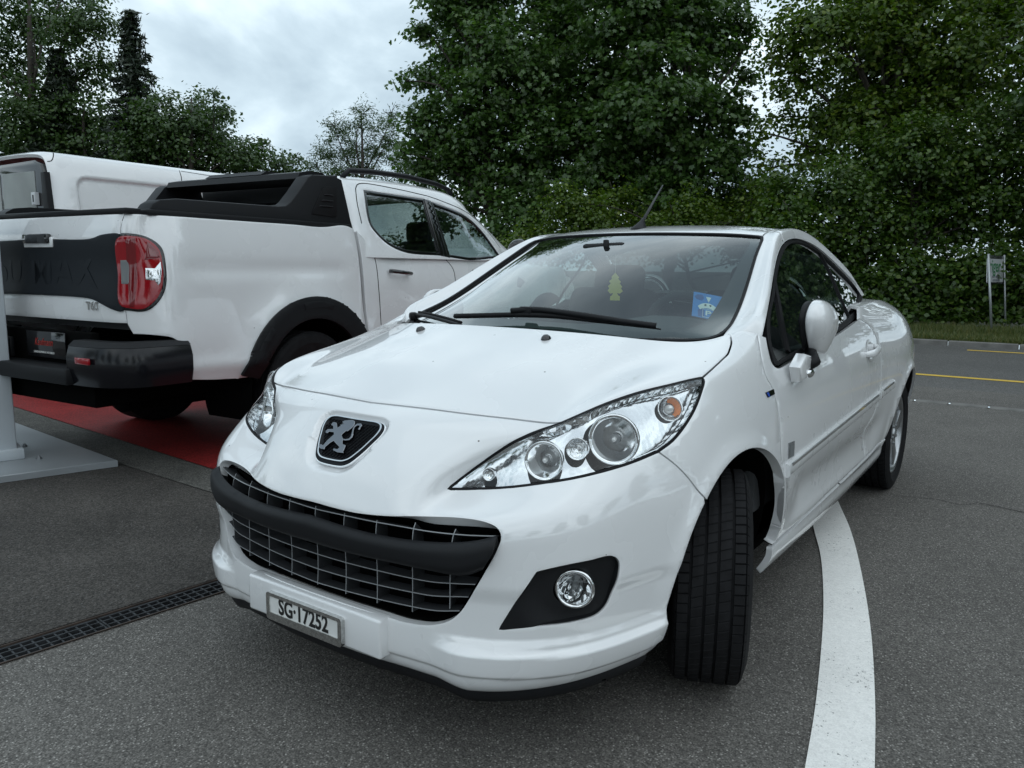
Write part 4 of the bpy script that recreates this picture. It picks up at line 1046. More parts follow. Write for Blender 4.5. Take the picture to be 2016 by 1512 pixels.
# steering column cowl, headlining
V, F = lathe([(.001, 0), (.05, 0), (.07, .16)], 16, ((-.70, .36, .92), (.9, 0, -.40))); mobj('column_cowl', V, F, 'interior', car)
rl = [np.array(q) for q in L2((-5, 5.3), (5, 5.3), 30)+L2((5, 5.3), (5, 8.7), 20)[1:]+L2((5, 8.7), (-5, 8.7), 30)[1:]+L2((-5, 8.7), (-5, 5.3), 20)[1:-1]]
panel('headlining', GH, np.array(rl), (), 'interior_grey', car, k=3, rim=0, off=-.035, step=.03)
# ---- air freshener on a string, parking disc behind the glass
fa = empty('air_freshener', 'yellow tree shaped air freshener hanging from the mirror on a string', 'air freshener')
Z5 = lambda q: (780+q[0]/4.032, 430+q[1]/4.032)
ftop = at_plane(*Z5((1740, 430)), 1, .02); 
PX5 = [(1740, 430), (1770, 470), (1760, 478), (1785, 505), (1773, 515), (1795, 545), (1783, 553), (1798, 578), (1776, 598), (1752, 592), (1762, 612), (1775, 618), (1775, 652), (1697, 650), (1698, 618), (1712, 612), (1722, 590), (1700, 598), (1678, 575), (1692, 553), (1680, 540), (1703, 515), (1690, 500), (1714, 478), (1708, 465)]
cn = -CAM_M[2]*np.array([1, 1, 0]); cn /= np.linalg.norm(cn); exx = np.cross([0, 0, 1], cn)
def to_card(p):
    d = ray(*Z5(p)); t = np.dot(ftop-CAM_C, cn)/np.dot(d, cn); P = CAM_C+d*t-ftop; return (float(P@exx), float(P[2]))
fa.location = tuple(ftop+[0, 0, -.11])
bm = bmesh.new(); prism(bm, [to_card(p) for p in PX5], -.001, .001, ((0, 0, .11), exx, (0, 0, 1), cn)); bobj('scent_tree', bm, 'tree_card', fa)
V, F = tube([(0, 0, .11), (0, 0, .11+.115)], .0008, 5); mobj('string', V, F, 'disc_white', fa)
pd = empty('parking_disc', 'blue cardboard parking disc with white P propped behind the windscreen', 'parking disc')
Z2 = lambda q: (1280+q[0]/5.04, 420+q[1]/5.04)
def onglass(p, off=-.02): 
    q = GH.px([Z2(p)]); return GH.full(q, off)[0][0]
cs = [onglass(p) for p in ((512, 740), (812, 792), (728, 1022), (425, 965))]
po = cs[3]; ex_ = cs[2]-cs[3]; wd = np.linalg.norm(ex_); ex_ = ex_/wd; nn_ = np.cross(ex_, cs[0]-cs[3]); nn_ /= np.linalg.norm(nn_); ey_ = np.cross(nn_, ex_); ht = float((cs[0]-cs[3])@ey_)
if np.dot(nn_, CAM_C-po) < 0: nn_ = -nn_
pd.location = tuple(po); fz = ((0, 0, 0), ex_, ey_, nn_)
bm = bmesh.new(); prism(bm, [(0, 0), (wd, 0), (wd*.98, ht), (0, ht)], -.001, .0005, fz); bobj('disc_card', bm, 'disc_blue', pd)
def blob(pts, m, d, name):
    bm = bmesh.new(); prism(bm, [(x*wd, y*ht) for x, y in pts], d, d+.0004, fz); bobj(name, bm, m, pd)
blob([(.10, .72), (.30, .68), (.36, .80), (.30, .92), (.12, .90), (.04, .80)], 'disc_dark', .0006, 'disc_pattern')
blob([(.20, .05), (.40, .02), (.40, .30), (.28, .40), (.18, .28)], 'disc_dark', .0006, 'disc_pattern')
blob([(.84, .02), (.96, .06), (.96, .28), (.86, .22)], 'disc_dark', .0006, 'disc_pattern')
blob([(.78, .50), (.92, .52), (.96, .72), (.84, .66)], 'disc_dark', .0006, 'disc_pattern')
blob([(.42, .86), (.60, .86), (.52, .64)], 'disc_white', .001, 'disc_pointer')
fan = [(.5+.40*math.cos(a)*1., .18+.42*math.sin(a)) for a in np.linspace(math.radians(145), math.radians(35), 12)]+[(.5+.30*math.cos(a), .18+.22*math.sin(a)) for a in np.linspace(math.radians(35), math.radians(145), 12)]
blob(fan[::-1], 'disc_white', .001, 'disc_scale')
text_mesh('disc_letter', 'P', .042, 'disc_white', pd, (np.array(ex_)*wd*.52+np.array(ey_)*ht*.19+np.array(nn_)*.0015, ex_, ey_, nn_), bold=.0006)
text_mesh('disc_numbers', '8  9', .016, 'plate_black', pd, (np.array(ex_)*wd*.5+np.array(ey_)*ht*.50+np.array(nn_)*.0018, ex_, ey_, nn_))
bm = bmesh.new(); ring_prism(bm, [(wd*x, ht*y) for x, y in ((.34, .03), (.72, .03), (.72, .36), (.34, .36))], [(wd*x, ht*y) for x, y in ((.35, .042), (.71, .042), (.71, .348), (.35, .348))], .0008, .0014, fz); bobj('disc_frame', bm, 'disc_white', pd)
# ================================================================ the setting
def ground_mat(name, base, speck, rough=.85, speck_amt=.30, stain=(.6, .18), bump=.35, scale=115, grain=1.):
    m = bpy.data.materials.new(name); m.use_nodes = True; MATS[name] = m
    t = m.node_tree; b = t.nodes['Principled BSDF']; L = t.links; n = t.nodes.new
    tcn = n('ShaderNodeTexCoord'); co = tcn.outputs['Object']
    v = n('ShaderNodeTexVoronoi'); v.inputs['Scale'].default_value = scale; L.new(co, v.inputs['Vector'])
    sx = n('ShaderNodeSeparateColor'); L.new(v.outputs['Color'], sx.inputs[0])
    r1 = n('ShaderNodeValToRGB'); r1.color_ramp.elements[0].position = 1-speck_amt; r1.color_ramp.elements[0].color = (0, 0, 0, 1); r1.color_ramp.elements[1].position = 1.0; L.new(sx.outputs[0], r1.inputs[0])
    # stones show only at cell centres
    r2 = n('ShaderNodeMapRange'); r2.inputs['From Min'].default_value = .55; r2.inputs['From Max'].default_value = .25; L.new(v.outputs['Distance'], r2.inputs[0])
    mm = n('ShaderNodeMath'); mm.operation = 'MULTIPLY'; L.new(r1.outputs[0], mm.inputs[0]); L.new(r2.outputs[0], mm.inputs[1])
    g = n('ShaderNodeTexNoise'); g.inputs['Scale'].default_value = 190; g.inputs['Detail'].default_value = 3; L.new(co, g.inputs['Vector'])
    gr = n('ShaderNodeMapRange'); gr.inputs['From Min'].default_value = .3; gr.inputs['From Max'].default_value = .7; gr.inputs['To Min'].default_value = 1-.60*grain; gr.inputs['To Max'].default_value = 1+.60*grain; L.new(g.outputs[0], gr.inputs[0])
    s = n('ShaderNodeTexNoise'); s.inputs['Scale'].default_value = stain[0]; s.inputs['Detail'].default_value = 7; s.inputs['Roughness'].default_value = .62; L.new(co, s.inputs['Vector'])
    sr = n('ShaderNodeMapRange'); sr.inputs['From Min'].default_value = .3; sr.inputs['From Max'].default_value = .7; sr.inputs['To Min'].default_value = 1-stain[1]; sr.inputs['To Max'].default_value = 1+stain[1]; L.new(s.outputs[0], sr.inputs[0])
    cv = n('ShaderNodeMapRange'); cv.inputs['To Min'].default_value = 1-.40*grain; cv.inputs['To Max'].default_value = 1+.42*grain; L.new(sx.outputs[1], cv.inputs[0])
    m0 = n('ShaderNodeMath'); m0.operation = 'MULTIPLY'; L.new(gr.outputs[0], m0.inputs[0]); L.new(cv.outputs[0], m0.inputs[1])
    ml = n('ShaderNodeMath'); ml.operation = 'MULTIPLY'; L.new(m0.outputs[0], ml.inputs[0]); L.new(sr.outputs[0], ml.inputs[1])
    cb = n('ShaderNodeVectorMath'); cb.operation = 'SCALE'; cb.inputs[0].default_value = base; L.new(ml.outputs[0], cb.inputs['Scale'])
    mx_ = n('ShaderNodeMixRGB'); L.new(mm.outputs[0], mx_.inputs[0]); L.new(cb.outputs[0], mx_.inputs[1]); mx_.inputs[2].default_value = (*speck, 1)
    L.new(mx_.outputs[0], b.inputs['Base Color']); b.inputs['Roughness'].default_value = rough; b.inputs['Specular IOR Level'].default_value = .25
    hb_ = n('ShaderNodeMath'); hb_.operation = 'MULTIPLY_ADD'; hb_.inputs[1].default_value = -1.0; L.new(v.outputs['Distance'], hb_.inputs[0]); L.new(g.outputs[0], hb_.inputs[2])
    bp = n('ShaderNodeBump'); bp.inputs['Strength'].default_value = bump; bp.inputs['Distance'].default_value = .006; L.new(hb_.outputs[0], bp.inputs['Height']); L.new(bp.outputs[0], b.inputs['Normal'])
    return m
ground_mat('asphalt', (.116, .109, .100), (.42, .40, .37), stain=(.9, .22), speck_amt=.24, scale=160, grain=.88)
ground_mat('asphalt_dark', (.056, .051, .046), (.15, .145, .14), speck_amt=.12, stain=(1.6, .30), scale=120)
ground_mat('asphalt_road', (.110, .107, .102), (.22, .22, .22), speck_amt=.2, stain=(.35, .16))
ground_mat('concrete', (.085, .082, .074), (.20, .19, .17), speck_amt=.15, stain=(3.0, .30), scale=140)
ground_mat('red_floor', (.23, .020, .019), (.20, .04, .04), rough=.55, speck_amt=.05, stain=(1.3, .22), bump=.08)
ground_mat('soil', (.03, .026, .018), (.06, .05, .04))
def paint_mat(name, col, wear):
    m = ground_mat(name, col, (.9, .9, .87), speck_amt=.04, stain=(3., .07), bump=.18, grain=.14); t = m.node_tree; L = t.links; b = t.nodes['Principled BSDF']
    src = b.inputs['Base Color'].links[0].from_socket; tcn = [q for q in t.nodes if q.type == 'TEX_COORD'][0]
    n = t.nodes.new('ShaderNodeTexNoise'); n.inputs['Scale'].default_value = 85; n.inputs['Detail'].default_value = 6; n.inputs['Roughness'].default_value = .75; L.new(tcn.outputs['Object'], n.inputs['Vector'])
    n2 = t.nodes.new('ShaderNodeTexNoise'); n2.inputs['Scale'].default_value = 4; n2.inputs['Detail'].default_value = 4; L.new(tcn.outputs['Object'], n2.inputs['Vector'])
    ad_ = t.nodes.new('ShaderNodeMath'); ad_.operation = 'MULTIPLY_ADD'; ad_.inputs[1].default_value = .35; L.new(n2.outputs[0], ad_.inputs[0]); L.new(n.outputs[0], ad_.inputs[2])
    r = t.nodes.new('ShaderNodeValToRGB'); r.color_ramp.elements[0].position = wear; r.color_ramp.elements[0].color = (1, 1, 1, 1); r.color_ramp.elements[1].position = wear+.05; r.color_ramp.elements[1].color = (0, 0, 0, 1); L.new(ad_.outputs[0], r.inputs[0])
    mx_ = t.nodes.new('ShaderNodeMixRGB'); L.new(r.outputs[0], mx_.inputs[0]); L.new(src, mx_.inputs[1]); mx_.inputs[2].default_value = (.10, .10, .10, 1); L.new(mx_.outputs[0], b.inputs['Base Color'])
paint_mat('line_white', (.86, .85, .82), .50); paint_mat('line_yellow', (.62, .42, .07), .50)
mat('steel_plate', (.30, .32, .335), .42, metal=.25, var=(2.5, .10)); mat('post_paint', (.50, .54, .57), .45, var=(4, .04))
mat('grate_iron', (.045, .048, .052), .55, metal=.5, var=(25, .4)); mat('rust', (.050, .034, .026), .85, var=(18, .5))
mat('galv_bolt', (.30, .31, .32), .4, metal=.8); mat('kerb_stone', (.15, .145, .135), .8, var=(6, .25), bump=(60, .3, .006))

# drain frame along the car's far side
DA, DB = np.array([1.195, -1.040]), np.array([.465, -.965]); dd = (DB-DA)/np.linalg.norm(DB-DA); dn = np.array([-dd[1], dd[0]])
if dn[1] > 0: dn = -dn
D0, D1 = DA-dd*2.2, DA+dd*4.0; HWD = .058
hole = [D0+dn*HWD, D1+dn*HWD, D1-dn*HWD, D0-dn*HWD]
def sheet(name, outer, z, m, holes=(), kind='structure', parent=None):
    outer = [np.array(p, float) for p in outer]
    V, F = cdt(np.array(outer), [np.array(h) for h in holes], np.zeros((0, 2)))
    F = [f if np.cross(V[f[1]]-V[f[0]], V[f[2]]-V[f[0]]) > 0 else f[::-1] for f in F]
    o = mobj(name, [(p[0], p[1], z) for p in V], F, m, parent, smooth=False)
    if kind: o['kind'] = kind
    return o
sheet('ground', [(-900, -900), (900, -900), (900, 900), (-900, 900)], -.02, 'soil', [np.array([(-40, -40), (40, -40), (40, 40), (-40, 40)])])
sheet('forecourt', [(-5.9, -42), (42, -42), (42, 42), (-5.9, 42)], 0, 'asphalt', [hole])
sheet('road', [(-12.62, -60), (-6.03, -60), (-6.03, 60), (-12.62, 60)], 0, 'asphalt_road')
sheet('road_patch', [(-7.03, -60), (-6.05, -60), (-6.05, 60), (-7.03, 60)], .004, 'asphalt')
# setts between forecourt and road: single stones as far as they can be told apart
setts = sheet('sett_row', [(-6.04, -60), (-5.89, -60), (-5.89, 60), (-6.04, 60)], -.012, 'soil')
rs = random.Random(3); y = -2.0; sm = {}
for i in range(26):
    L_ = .24+rs.random()*.10
    bm = bmesh.new(); bm_box(bm, (0, 0, 0), (.115, L_-.018, .05), None, .008, 1); o = bobj('sett', bm, 'kerb_stone', setts); o.location = (-5.965, y+L_/2, -.018+.004*rs.random()); o.rotation_euler = (0, 0, (rs.random()-.5)*.03)
    y += L_
# yellow road lines
sheet('yellow_line', [(-8.20, -60), (-8.06, -60), (-8.06, 60), (-8.20, 60)], .004, 'line_yellow')
sheet('yellow_line', [(-11.98, .35), (-11.84, .35), (-11.84, 6.4), (-11.98, 6.4)], .004, 'line_yellow')
# far kerb, single stones in view
kerb = empty('kerb', loc=(-12.68, 0, 0)); kerb['kind'] = 'structure'
for i in range(-30, 40):
    bm = bmesh.new(); bm_box(bm, (0, 0, 0), (.13, .985, .20), None, .012, 1); o = bobj('kerb_stone', bm, 'kerb_stone', kerb); o.location = (rs.random()*.01, i*1.0+.5, -.022+.006*rs.random())
# verge
VX = np.linspace(-12.75, -40, 20); VV = []; VF = []
ny = 80
for i, x in enumerate(VX):
    for j in range(ny): yv = -60+120*j/(ny-1); VV.append((x, yv, .06+.06*math.sin(yv*1.3+i)*min(1, i/2)+.09*min(i, 6)/6))
for i in range(19):
    for j in range(ny-1): VF.append((i*ny+j, (i+1)*ny+j, (i+1)*ny+j+1, i*ny+j+1))
mat('verge_soil', (.05, .045, .018), .95, var=(5, .4)); vg = mobj('verge', VV, VF, 'verge_soil'); vg['kind'] = 'structure'
def grass():
    r = np.random.default_rng(5); n = 42000; x = -12.76-r.random(n)**1.3*2.6; y = r.uniform(-9, 9, n); k = r.random(n) < .85; y[k] = r.uniform(-2.5, 3.2, k.sum())
    h = r.uniform(.03, .13, n)*(1+.5*(x < -13.8)); a = r.uniform(0, 2*np.pi, n); w_ = r.uniform(.004, .009, n); lx, ly = r.normal(0, .05, n), r.normal(0, .05, n)
    z0 = .06+.02*(np.abs(x)-12.7)
    V = np.stack([np.stack([x-w_*np.cos(a), y-w_*np.sin(a), z0], 1), np.stack([x+w_*np.cos(a), y+w_*np.sin(a), z0], 1), np.stack([x+lx, y+ly, z0+h], 1)], 1).reshape(-1, 3)
    return V, np.arange(3*n).reshape(-1, 3), np.repeat(r.random(n), 3)
def np_mesh(name, V, F, m, parent=None, rnd_=None, smooth=False):
    me = bpy.data.meshes.new(name); V = np.asarray(V, np.float32); F = np.asarray(F, np.int32); k = F.shape[1]
    me.vertices.add(len(V)); me.vertices.foreach_set('co', V.ravel()); me.loops.add(F.size); me.loops.foreach_set('vertex_index', F.ravel())
    me.polygons.add(len(F)); me.polygons.foreach_set('loop_start', np.arange(0, F.size, k, dtype=np.int32))
    if rnd_ is not None:
        at = me.attributes.new('tone', 'FLOAT', 'POINT'); at.data.foreach_set('value', np.asarray(rnd_, np.float32))
    me.update(calc_edges=True); me.materials.append(MATS[m])
    if smooth: me.polygons.foreach_set('use_smooth', [True]*len(me.polygons))
    o = bpy.data.objects.new(name, me); COL.objects.link(o)
    if parent: o.parent = parent
    return o
def leaf_mat(name, c0, c1, c2, trans=.35, rough=.45):
    """blade colour varies from leaf to leaf through the 'tone' attribute"""
    m = bpy.data.materials.new(name); m.use_nodes = True; MATS[name] = m; t = m.node_tree; t.nodes.clear(); L = t.links; n = t.nodes.new
    at = n('ShaderNodeAttribute'); at.attribute_name = 'tone'; r = n('ShaderNodeValToRGB'); e = r.color_ramp.elements
    e[0].color = (*c0, 1); e[1].color = (*c2, 1); q = e.new(.55); q.color = (*c1, 1); L.new(at.outputs['Fac'], r.inputs[0])
    p = n('ShaderNodeBsdfPrincipled'); p.inputs['Roughness'].default_value = rough; p.inputs['Specular IOR Level'].default_value = .65; L.new(r.outputs[0], p.inputs['Base Color'])
    tr = n('ShaderNodeBsdfTranslucent'); mu = n('ShaderNodeMixRGB'); mu.blend_type = 'MULTIPLY'; mu.inputs[0].default_value = 1; mu.inputs[2].default_value = (1.1, 1.25, .55, 1); L.new(r.outputs[0], mu.inputs[1]); L.new(mu.outputs[0], tr.inputs[0])
    mx_ = n('ShaderNodeMixShader'); mx_.inputs[0].default_value = trans; L.new(p.outputs[0], mx_.inputs[1]); L.new(tr.outputs[0], mx_.inputs[2])
    o = n('ShaderNodeOutputMaterial'); L.new(mx_.outputs[0], o.inputs[0])
leaf_mat('grass_blade', (.05, .09, .02), (.10, .13, .03), (.22, .20, .07), .3)
gv_, gf_, gt_ = grass(); o = np_mesh('verge_grass', gv_, gf_, 'grass_blade', None, gt_); tag(o, 'dry yellowish grass on the verge beyond the road', 'grass', kind='stuff')

# dark asphalt bay, concrete strip and red floor under the pickup
def z0(px, py): p = at_plane(px, py, 2, 0.0); return (p[0], p[1])
bay = [tuple(D0+dn*.075), tuple(D1+dn*.075), (D1[0]-.3, -1.95), (-.23, -2.08), (-.26, -3.04), (-.33, -9), (6, -9), (6, D0[1]+dn[1]*.075)]
bay = [tuple(D0+dn*.075), tuple(DA+dd*1.6+dn*.075), (-.22, -1.6), (-.225, -2.08), (-.26, -3.04), (-.40, -7), (4.2, -7), (4.2, -1.5)]
sheet('asphalt_bay', bay, .004, 'asphalt_dark')
sheet('concrete_strip', [(-.22, -1.2), (-.225, -2.08), (-.26, -3.04), (-.50, -9), (-1.0, -9), (-.75, -5.69), (-.51, -2.5), (-.46, -1.2)], .008, 'concrete')
sheet('red_floor', [(-.465, -1.2), (-.512, -2.5), (-.752, -5.69), (-1.0, -9), (-5.8, -9), (-5.8, -1.2)], .012, 'red_floor')
# white curved line under the car
wo = [(1722, 1512), (1723, 1400), (1715, 1250), (1698, 1140), (1676, 1050), (1655, 1000)]; wi = [(1585, 1512), (1604, 1400), (1618, 1260), (1621, 1180), (1616, 1100), (1606, 1058)]
O_ = np.array([z0(*p) for p in wo]); I_ = np.array([z0(*p) for p in wi])
def ext(A): return np.vstack([A[0]+(A[0]-A[1])*[(4.)], A[0]+(A[0]-A[1])*2., A, A[-1]+(A[-1]-A[-3])*1.2+np.array([-.1, -.1]), A[-1]+(A[-1]-A[-3])*3.0+np.array([-.35, -.6])])
O2, I2 = crspline(ext(O_), .08), crspline(ext(I_), .08)
sheet('white_line', list(map(tuple, O2))+list(map(tuple, I2[::-1])), .005, 'line_white')

# drainage channel with cast gratings
drain = empty('drainage_channel', 'narrow drainage channel with square-holed iron gratings beside dark asphalt bay', 'drain', (float(DA[0]), float(DA[1]), 0))
def dpt(s, w_, z): p = dd*s+dn*w_; return (p[0], p[1], z)
bm = bmesh.new(); prof = [(-HWD, 0), (-HWD+.012, 0), (-HWD+.012, -.12), (HWD-.012, -.12), (HWD-.012, 0), (HWD, 0), (HWD, -.14), (-HWD, -.14)]
ra = [bm.verts.new(dpt(-2.2, a, b-.001)) for a, b in prof]; rb = [bm.verts.new(dpt(4.0, a, b-.001)) for a, b in prof]
for i in range(8): bm.faces.new((ra[i], ra[(i+1) % 8], rb[(i+1) % 8], rb[i]))
bobj('channel_trough', bm, 'dark_inner', drain)
for sd in (-1, 1):
    bm = bmesh.new(); a = HWD*sd; b = (HWD+.006)*sd
    q = [dpt(-2.2, a, .006), dpt(4, a, .006), dpt(4, b, .006), dpt(-2.2, b, .006)]; bm.faces.new([bm.verts.new(p) for p in q]); q2 = [dpt(-2.2, a, -.03), dpt(4, a, -.03), dpt(4, a, .006), dpt(-2.2, a, .006)]; bm.faces.new([bm.verts.new(p) for p in q2])
    bobj('channel_edge', bm, 'rust', drain)
def grate_mesh():
    bm = bmesh.new(); L_ = .496; W_2 = HWD-.003
    ex = Matrix(((dd[0], dn[0], 0), (dd[1], dn[1], 0), (0, 0, 1)))
    def b_(s0, s1, w0, w1, z0_, z1_): bm_box(bm, ex @ Vector(((s0+s1)/2, (w0+w1)/2, (z0_+z1_)/2)), (s1-s0, w1-w0, z1_-z0_), ex)
    for wc, hw__ in ((-W_2+.005, .005), (W_2-.005, .005), (-W_2/3, .0032), (W_2/3, .0032)): b_(0, L_, wc-hw__, wc+hw__, -.022, .001)
    nb = 15
    for i in range(nb+1): c_ = .003+(L_-.006)*i/nb; b_(c_-.0028, c_+.0028, -W_2+.008, W_2-.008, -.020, -.0005)
    return bm
g0 = bobj('grating', grate_mesh(), 'grate_iron', drain)
g0.location = dpt(-2.2, 0, 0)
for i in range(1, 12):
    o = g0.copy(); COL.objects.link(o); o.parent = drain; o.location = dpt(-2.2+.5*i, 0, 0)
# slab and post of a canopy at the left edge
slab_o = [(-.22, -2.985), (1.2, -3.36), (1.2, -5.6), (-.42, -5.2)]
base = empty('steel_base_plate', 'flat grey steel base plate lying on asphalt under a pale post', 'base plate', (.3, -4, 0))
bm = bmesh.new(); prism(bm, [(p[0]-.3, p[1]+4) for p in slab_o], .006, .044, ((0, 0, 0), (1, 0, 0), (0, 1, 0), (0, 0, 1)), .003, 1); bobj('plate', bm, 'steel_plate', base, angle=30)
post = empty('sign_post', 'pale grey square post standing on a steel base plate', 'post', (.20, -3.63, .044))
PR_ = Matrix.Rotation(-.23, 3, 'Z')
box('post_shaft', (0, 0, 2.2), (.24, .24, 4.4), 'post_paint', post, rot=PR_, bev=.012); box('post_foot', (0, 0, .032), (.30, .30, .064), 'post_paint', post, rot=PR_, bev=.006)
for bx, by in ((.21, .21), (-.21, .21), (.21, -.21), (-.21, -.21)):
    q = PR_ @ Vector((bx, by, 0)); V, F = lathe([(.0005, .022), (.008, .022), (.009, .012), (.016, .012), (.016, 0)], 6, ((q.x, q.y, .0), (0, 0, 1))); mobj('anchor_bolt', V, F, 'galv_bolt', post, smooth=False)
# a hairline crack in the forecourt
cp = crspline([(-2.39, .92), (-2.43, 1.08), (-2.40, 1.17), (-2.49, 1.28), (-2.44, 1.45), (-2.55, 1.75), (-2.50, 2.2)], .03); cp = cp+np.random.default_rng(2).normal(0, .006, cp.shape)
V = []; F = []
for i, p in enumerate(cp): wv = .0035*(1-abs(i/len(cp)-.5)); V += [(p[0]-wv, p[1], .004), (p[0]+wv, p[1], .004)]
F = [(2*i, 2*i+1, 2*i+3, 2*i+2) for i in range(len(cp)-1)]
o = mobj('asphalt_crack', V, F, 'dark_inner'); o['kind'] = 'structure'
# small advertising sign across the road
mat('sign_white', (.62, .64, .66), .5); mat('sign_green', (.02, .22, .07), .5); mat('sign_grey', (.25, .27, .3), .5); mat('galv', (.42, .44, .45), .4, metal=.6)
sg = empty('roadside_sign', 'small white sign with green lettering on two thin posts before hedge', 'sign', (-14.57, .45, .1))
sx_ = np.array([-.80, .155, 0]); wS = 1.0; sx_ = sx_/np.linalg.norm(sx_)
V, F = tube([(0.0, .05, -.1), (0, -.13, 1.44)], .022, 8); mobj('sign_stake', V, F, 'galv', sg)
V, F = tube([(sx_[0]*wS, sx_[1]*wS+.02, -.1), (sx_[0]*wS, sx_[1]*wS-.13, 1.44)], .018, 8); mobj('sign_stake', V, F, 'galv', sg)
sn = np.cross(sx_, [0, 0, 1.]); sn = sn if sn[0] > 0 else -sn
fS = (np.array([0, -.115, .90]), sx_, np.array([0, -.06, 1.0]), sn)
bm = bmesh.new(); prism(bm, [(0, .03), (wS, .03), (wS, .46), (0, .46)], -.006, .006, fS); bobj('sign_board', bm, 'sign_white', sg)
for a, b in ((.0, .03), (.46, .52)):
    bm = bmesh.new(); prism(bm, [(0, a), (wS, a), (wS, b), (0, b)], -.008, .008, fS); bobj('sign_rail', bm, 'frit', sg)
if True:
    fT = lambda u, v: (fS[0]+fS[1]*u+fS[2]*v+fS[3]*.009, fS[1], fS[2], fS[3])
    text_mesh('sign_lettering', 'riger', .33, 'sign_green', sg, fT(.46, .32), sx=1.12, bold=.003); text_mesh('sign_small_print', 'garten und pflege', .075, 'sign_grey', sg, fT(.55, .14), bold=.001); text_mesh('sign_small_print', 'landschaftsbau', .075, 'sign_grey', sg, fT(.55, .07), bold=.001)
# ================================================================ trees and hedge beyond the road
leaf_mat('maple_leaf', (.036, .084, .017), (.072, .142, .032), (.155, .220, .075), .40, .36)
leaf_mat('lime_leaf', (.044, .092, .010), (.094, .160, .018), (.25, .295, .036), .44, .42)
leaf_mat('hedge_leaf', (.029, .072, .010), (.066, .128, .016), (.18, .24, .036), .40, .42)
leaf_mat('dark_leaf', (.026, .060, .013), (.050, .098, .022), (.105, .152, .044), .36, .42)
leaf_mat('needle', (.010, .022, .012), (.018, .034, .016), (.034, .05, .024), .15, .5)
mat('bark', (.045, .038, .030), .9, var=(9, .4), bump=(30, .5, .02))
def at_depth(px, py, D): d = ray(px, py); return CAM_C+d*(D/np.dot(d, CAM_M[2]))
SHAPES = {'maple': np.array([(0, 0), (.50, .04), (.42, .28), (.62, .54), (.22, .62), (0, 1.0), (-.22, .62), (-.62, .54), (-.42, .28), (-.50, .04)]),
          'oval': np.array([(0, 0), (.30, .28), (.34, .58), (0, 1.0), (-.34, .58), (-.30, .28)]),
          'kite': np.array([(0, 0), (.26, .45), (0, 1.0), (-.26, .45)]),
          'narrow': np.array([(0, 0), (.13, .4), (0, 1.0), (-.13, .4)])}
def leaves(P, Nrm, size, shape, r, jit=.6):
    """one polygon per leaf, hinged along the midrib"""
    n = len(P); Nr = Nrm+r.normal(0, jit, (n, 3)); Nr /= np.linalg.norm(Nr, axis=1)[:, None]
    T_ = r.normal(0, 1, (n, 3)); T_[:, 2] -= .5; T_ -= Nr*(T_*Nr).sum(1)[:, None]; T_ /= np.linalg.norm(T_, axis=1)[:, None]+1e-9; B_ = np.cross(Nr, T_)
    s = SHAPES[shape]; k = len(s); sz = size*r.uniform(.65, 1.25, n)
    V = P[:, None, :]+sz[:, None, None]*(s[None, :, 0, None]*B_[:, None, :]+(s[None, :, 1, None]-.5)*T_[:, None, :]-.22*np.abs(s[None, :, 0, None])*Nr[:, None, :])
    return V.reshape(-1, 3), k
def crown_points(blobs, r, size, lai, clump=.42, flat=.62):
    """blobs: (centre xyz, radius): leaf sprays gathered in clumps, denser towards the outside"""
    PP, NN = [], []
    for c, R_ in blobs:
        n = int(lai*math.pi*R_*R_/(.42*size*size)); per = 34; nc = max(3, n//per)
        d = r.normal(0, 1, (nc, 3)); d /= np.linalg.norm(d, axis=1)[:, None]; rad = R_*(r.random(nc)**.45)*r.uniform(.75, 1.28, nc)
        cc = c+d*rad[:, None]*[1, 1, .92]
        cs_ = clump*r.uniform(.6, 1.35, nc)
        q = r.normal(0, .5, (nc, per, 3)); q[:, :, 2] *= flat
        p = cc[:, None]+q*cs_[:, None, None]; p[:, :, 2] -= .18*cs_[:, None]*(q[:, :, 0]**2+q[:, :, 1]**2)
        nn = d[:, None]*.55+np.array([0, 0, .85])+q*.5
        PP.append(p.reshape(-1, 3)); NN.append(nn.reshape(-1, 3))
    return np.vstack(PP), np.vstack(NN)
def limb(a, b, r0, r1, r, n=7, wob=.12):
    a, b = np.array(a, float), np.array(b, float); L_ = np.linalg.norm(b-a); pts = []
    o1 = r.normal(0, wob*L_*.5, 3); 
    for t in np.linspace(0, 1, n): pts.append(a+(b-a)*t+o1*math.sin(math.pi*t)+np.array([0, 0, .10*L_*math.sin(math.pi*t)]))
    return tube(pts, r0, 7, radii=list(np.linspace(r0, r1, n)))
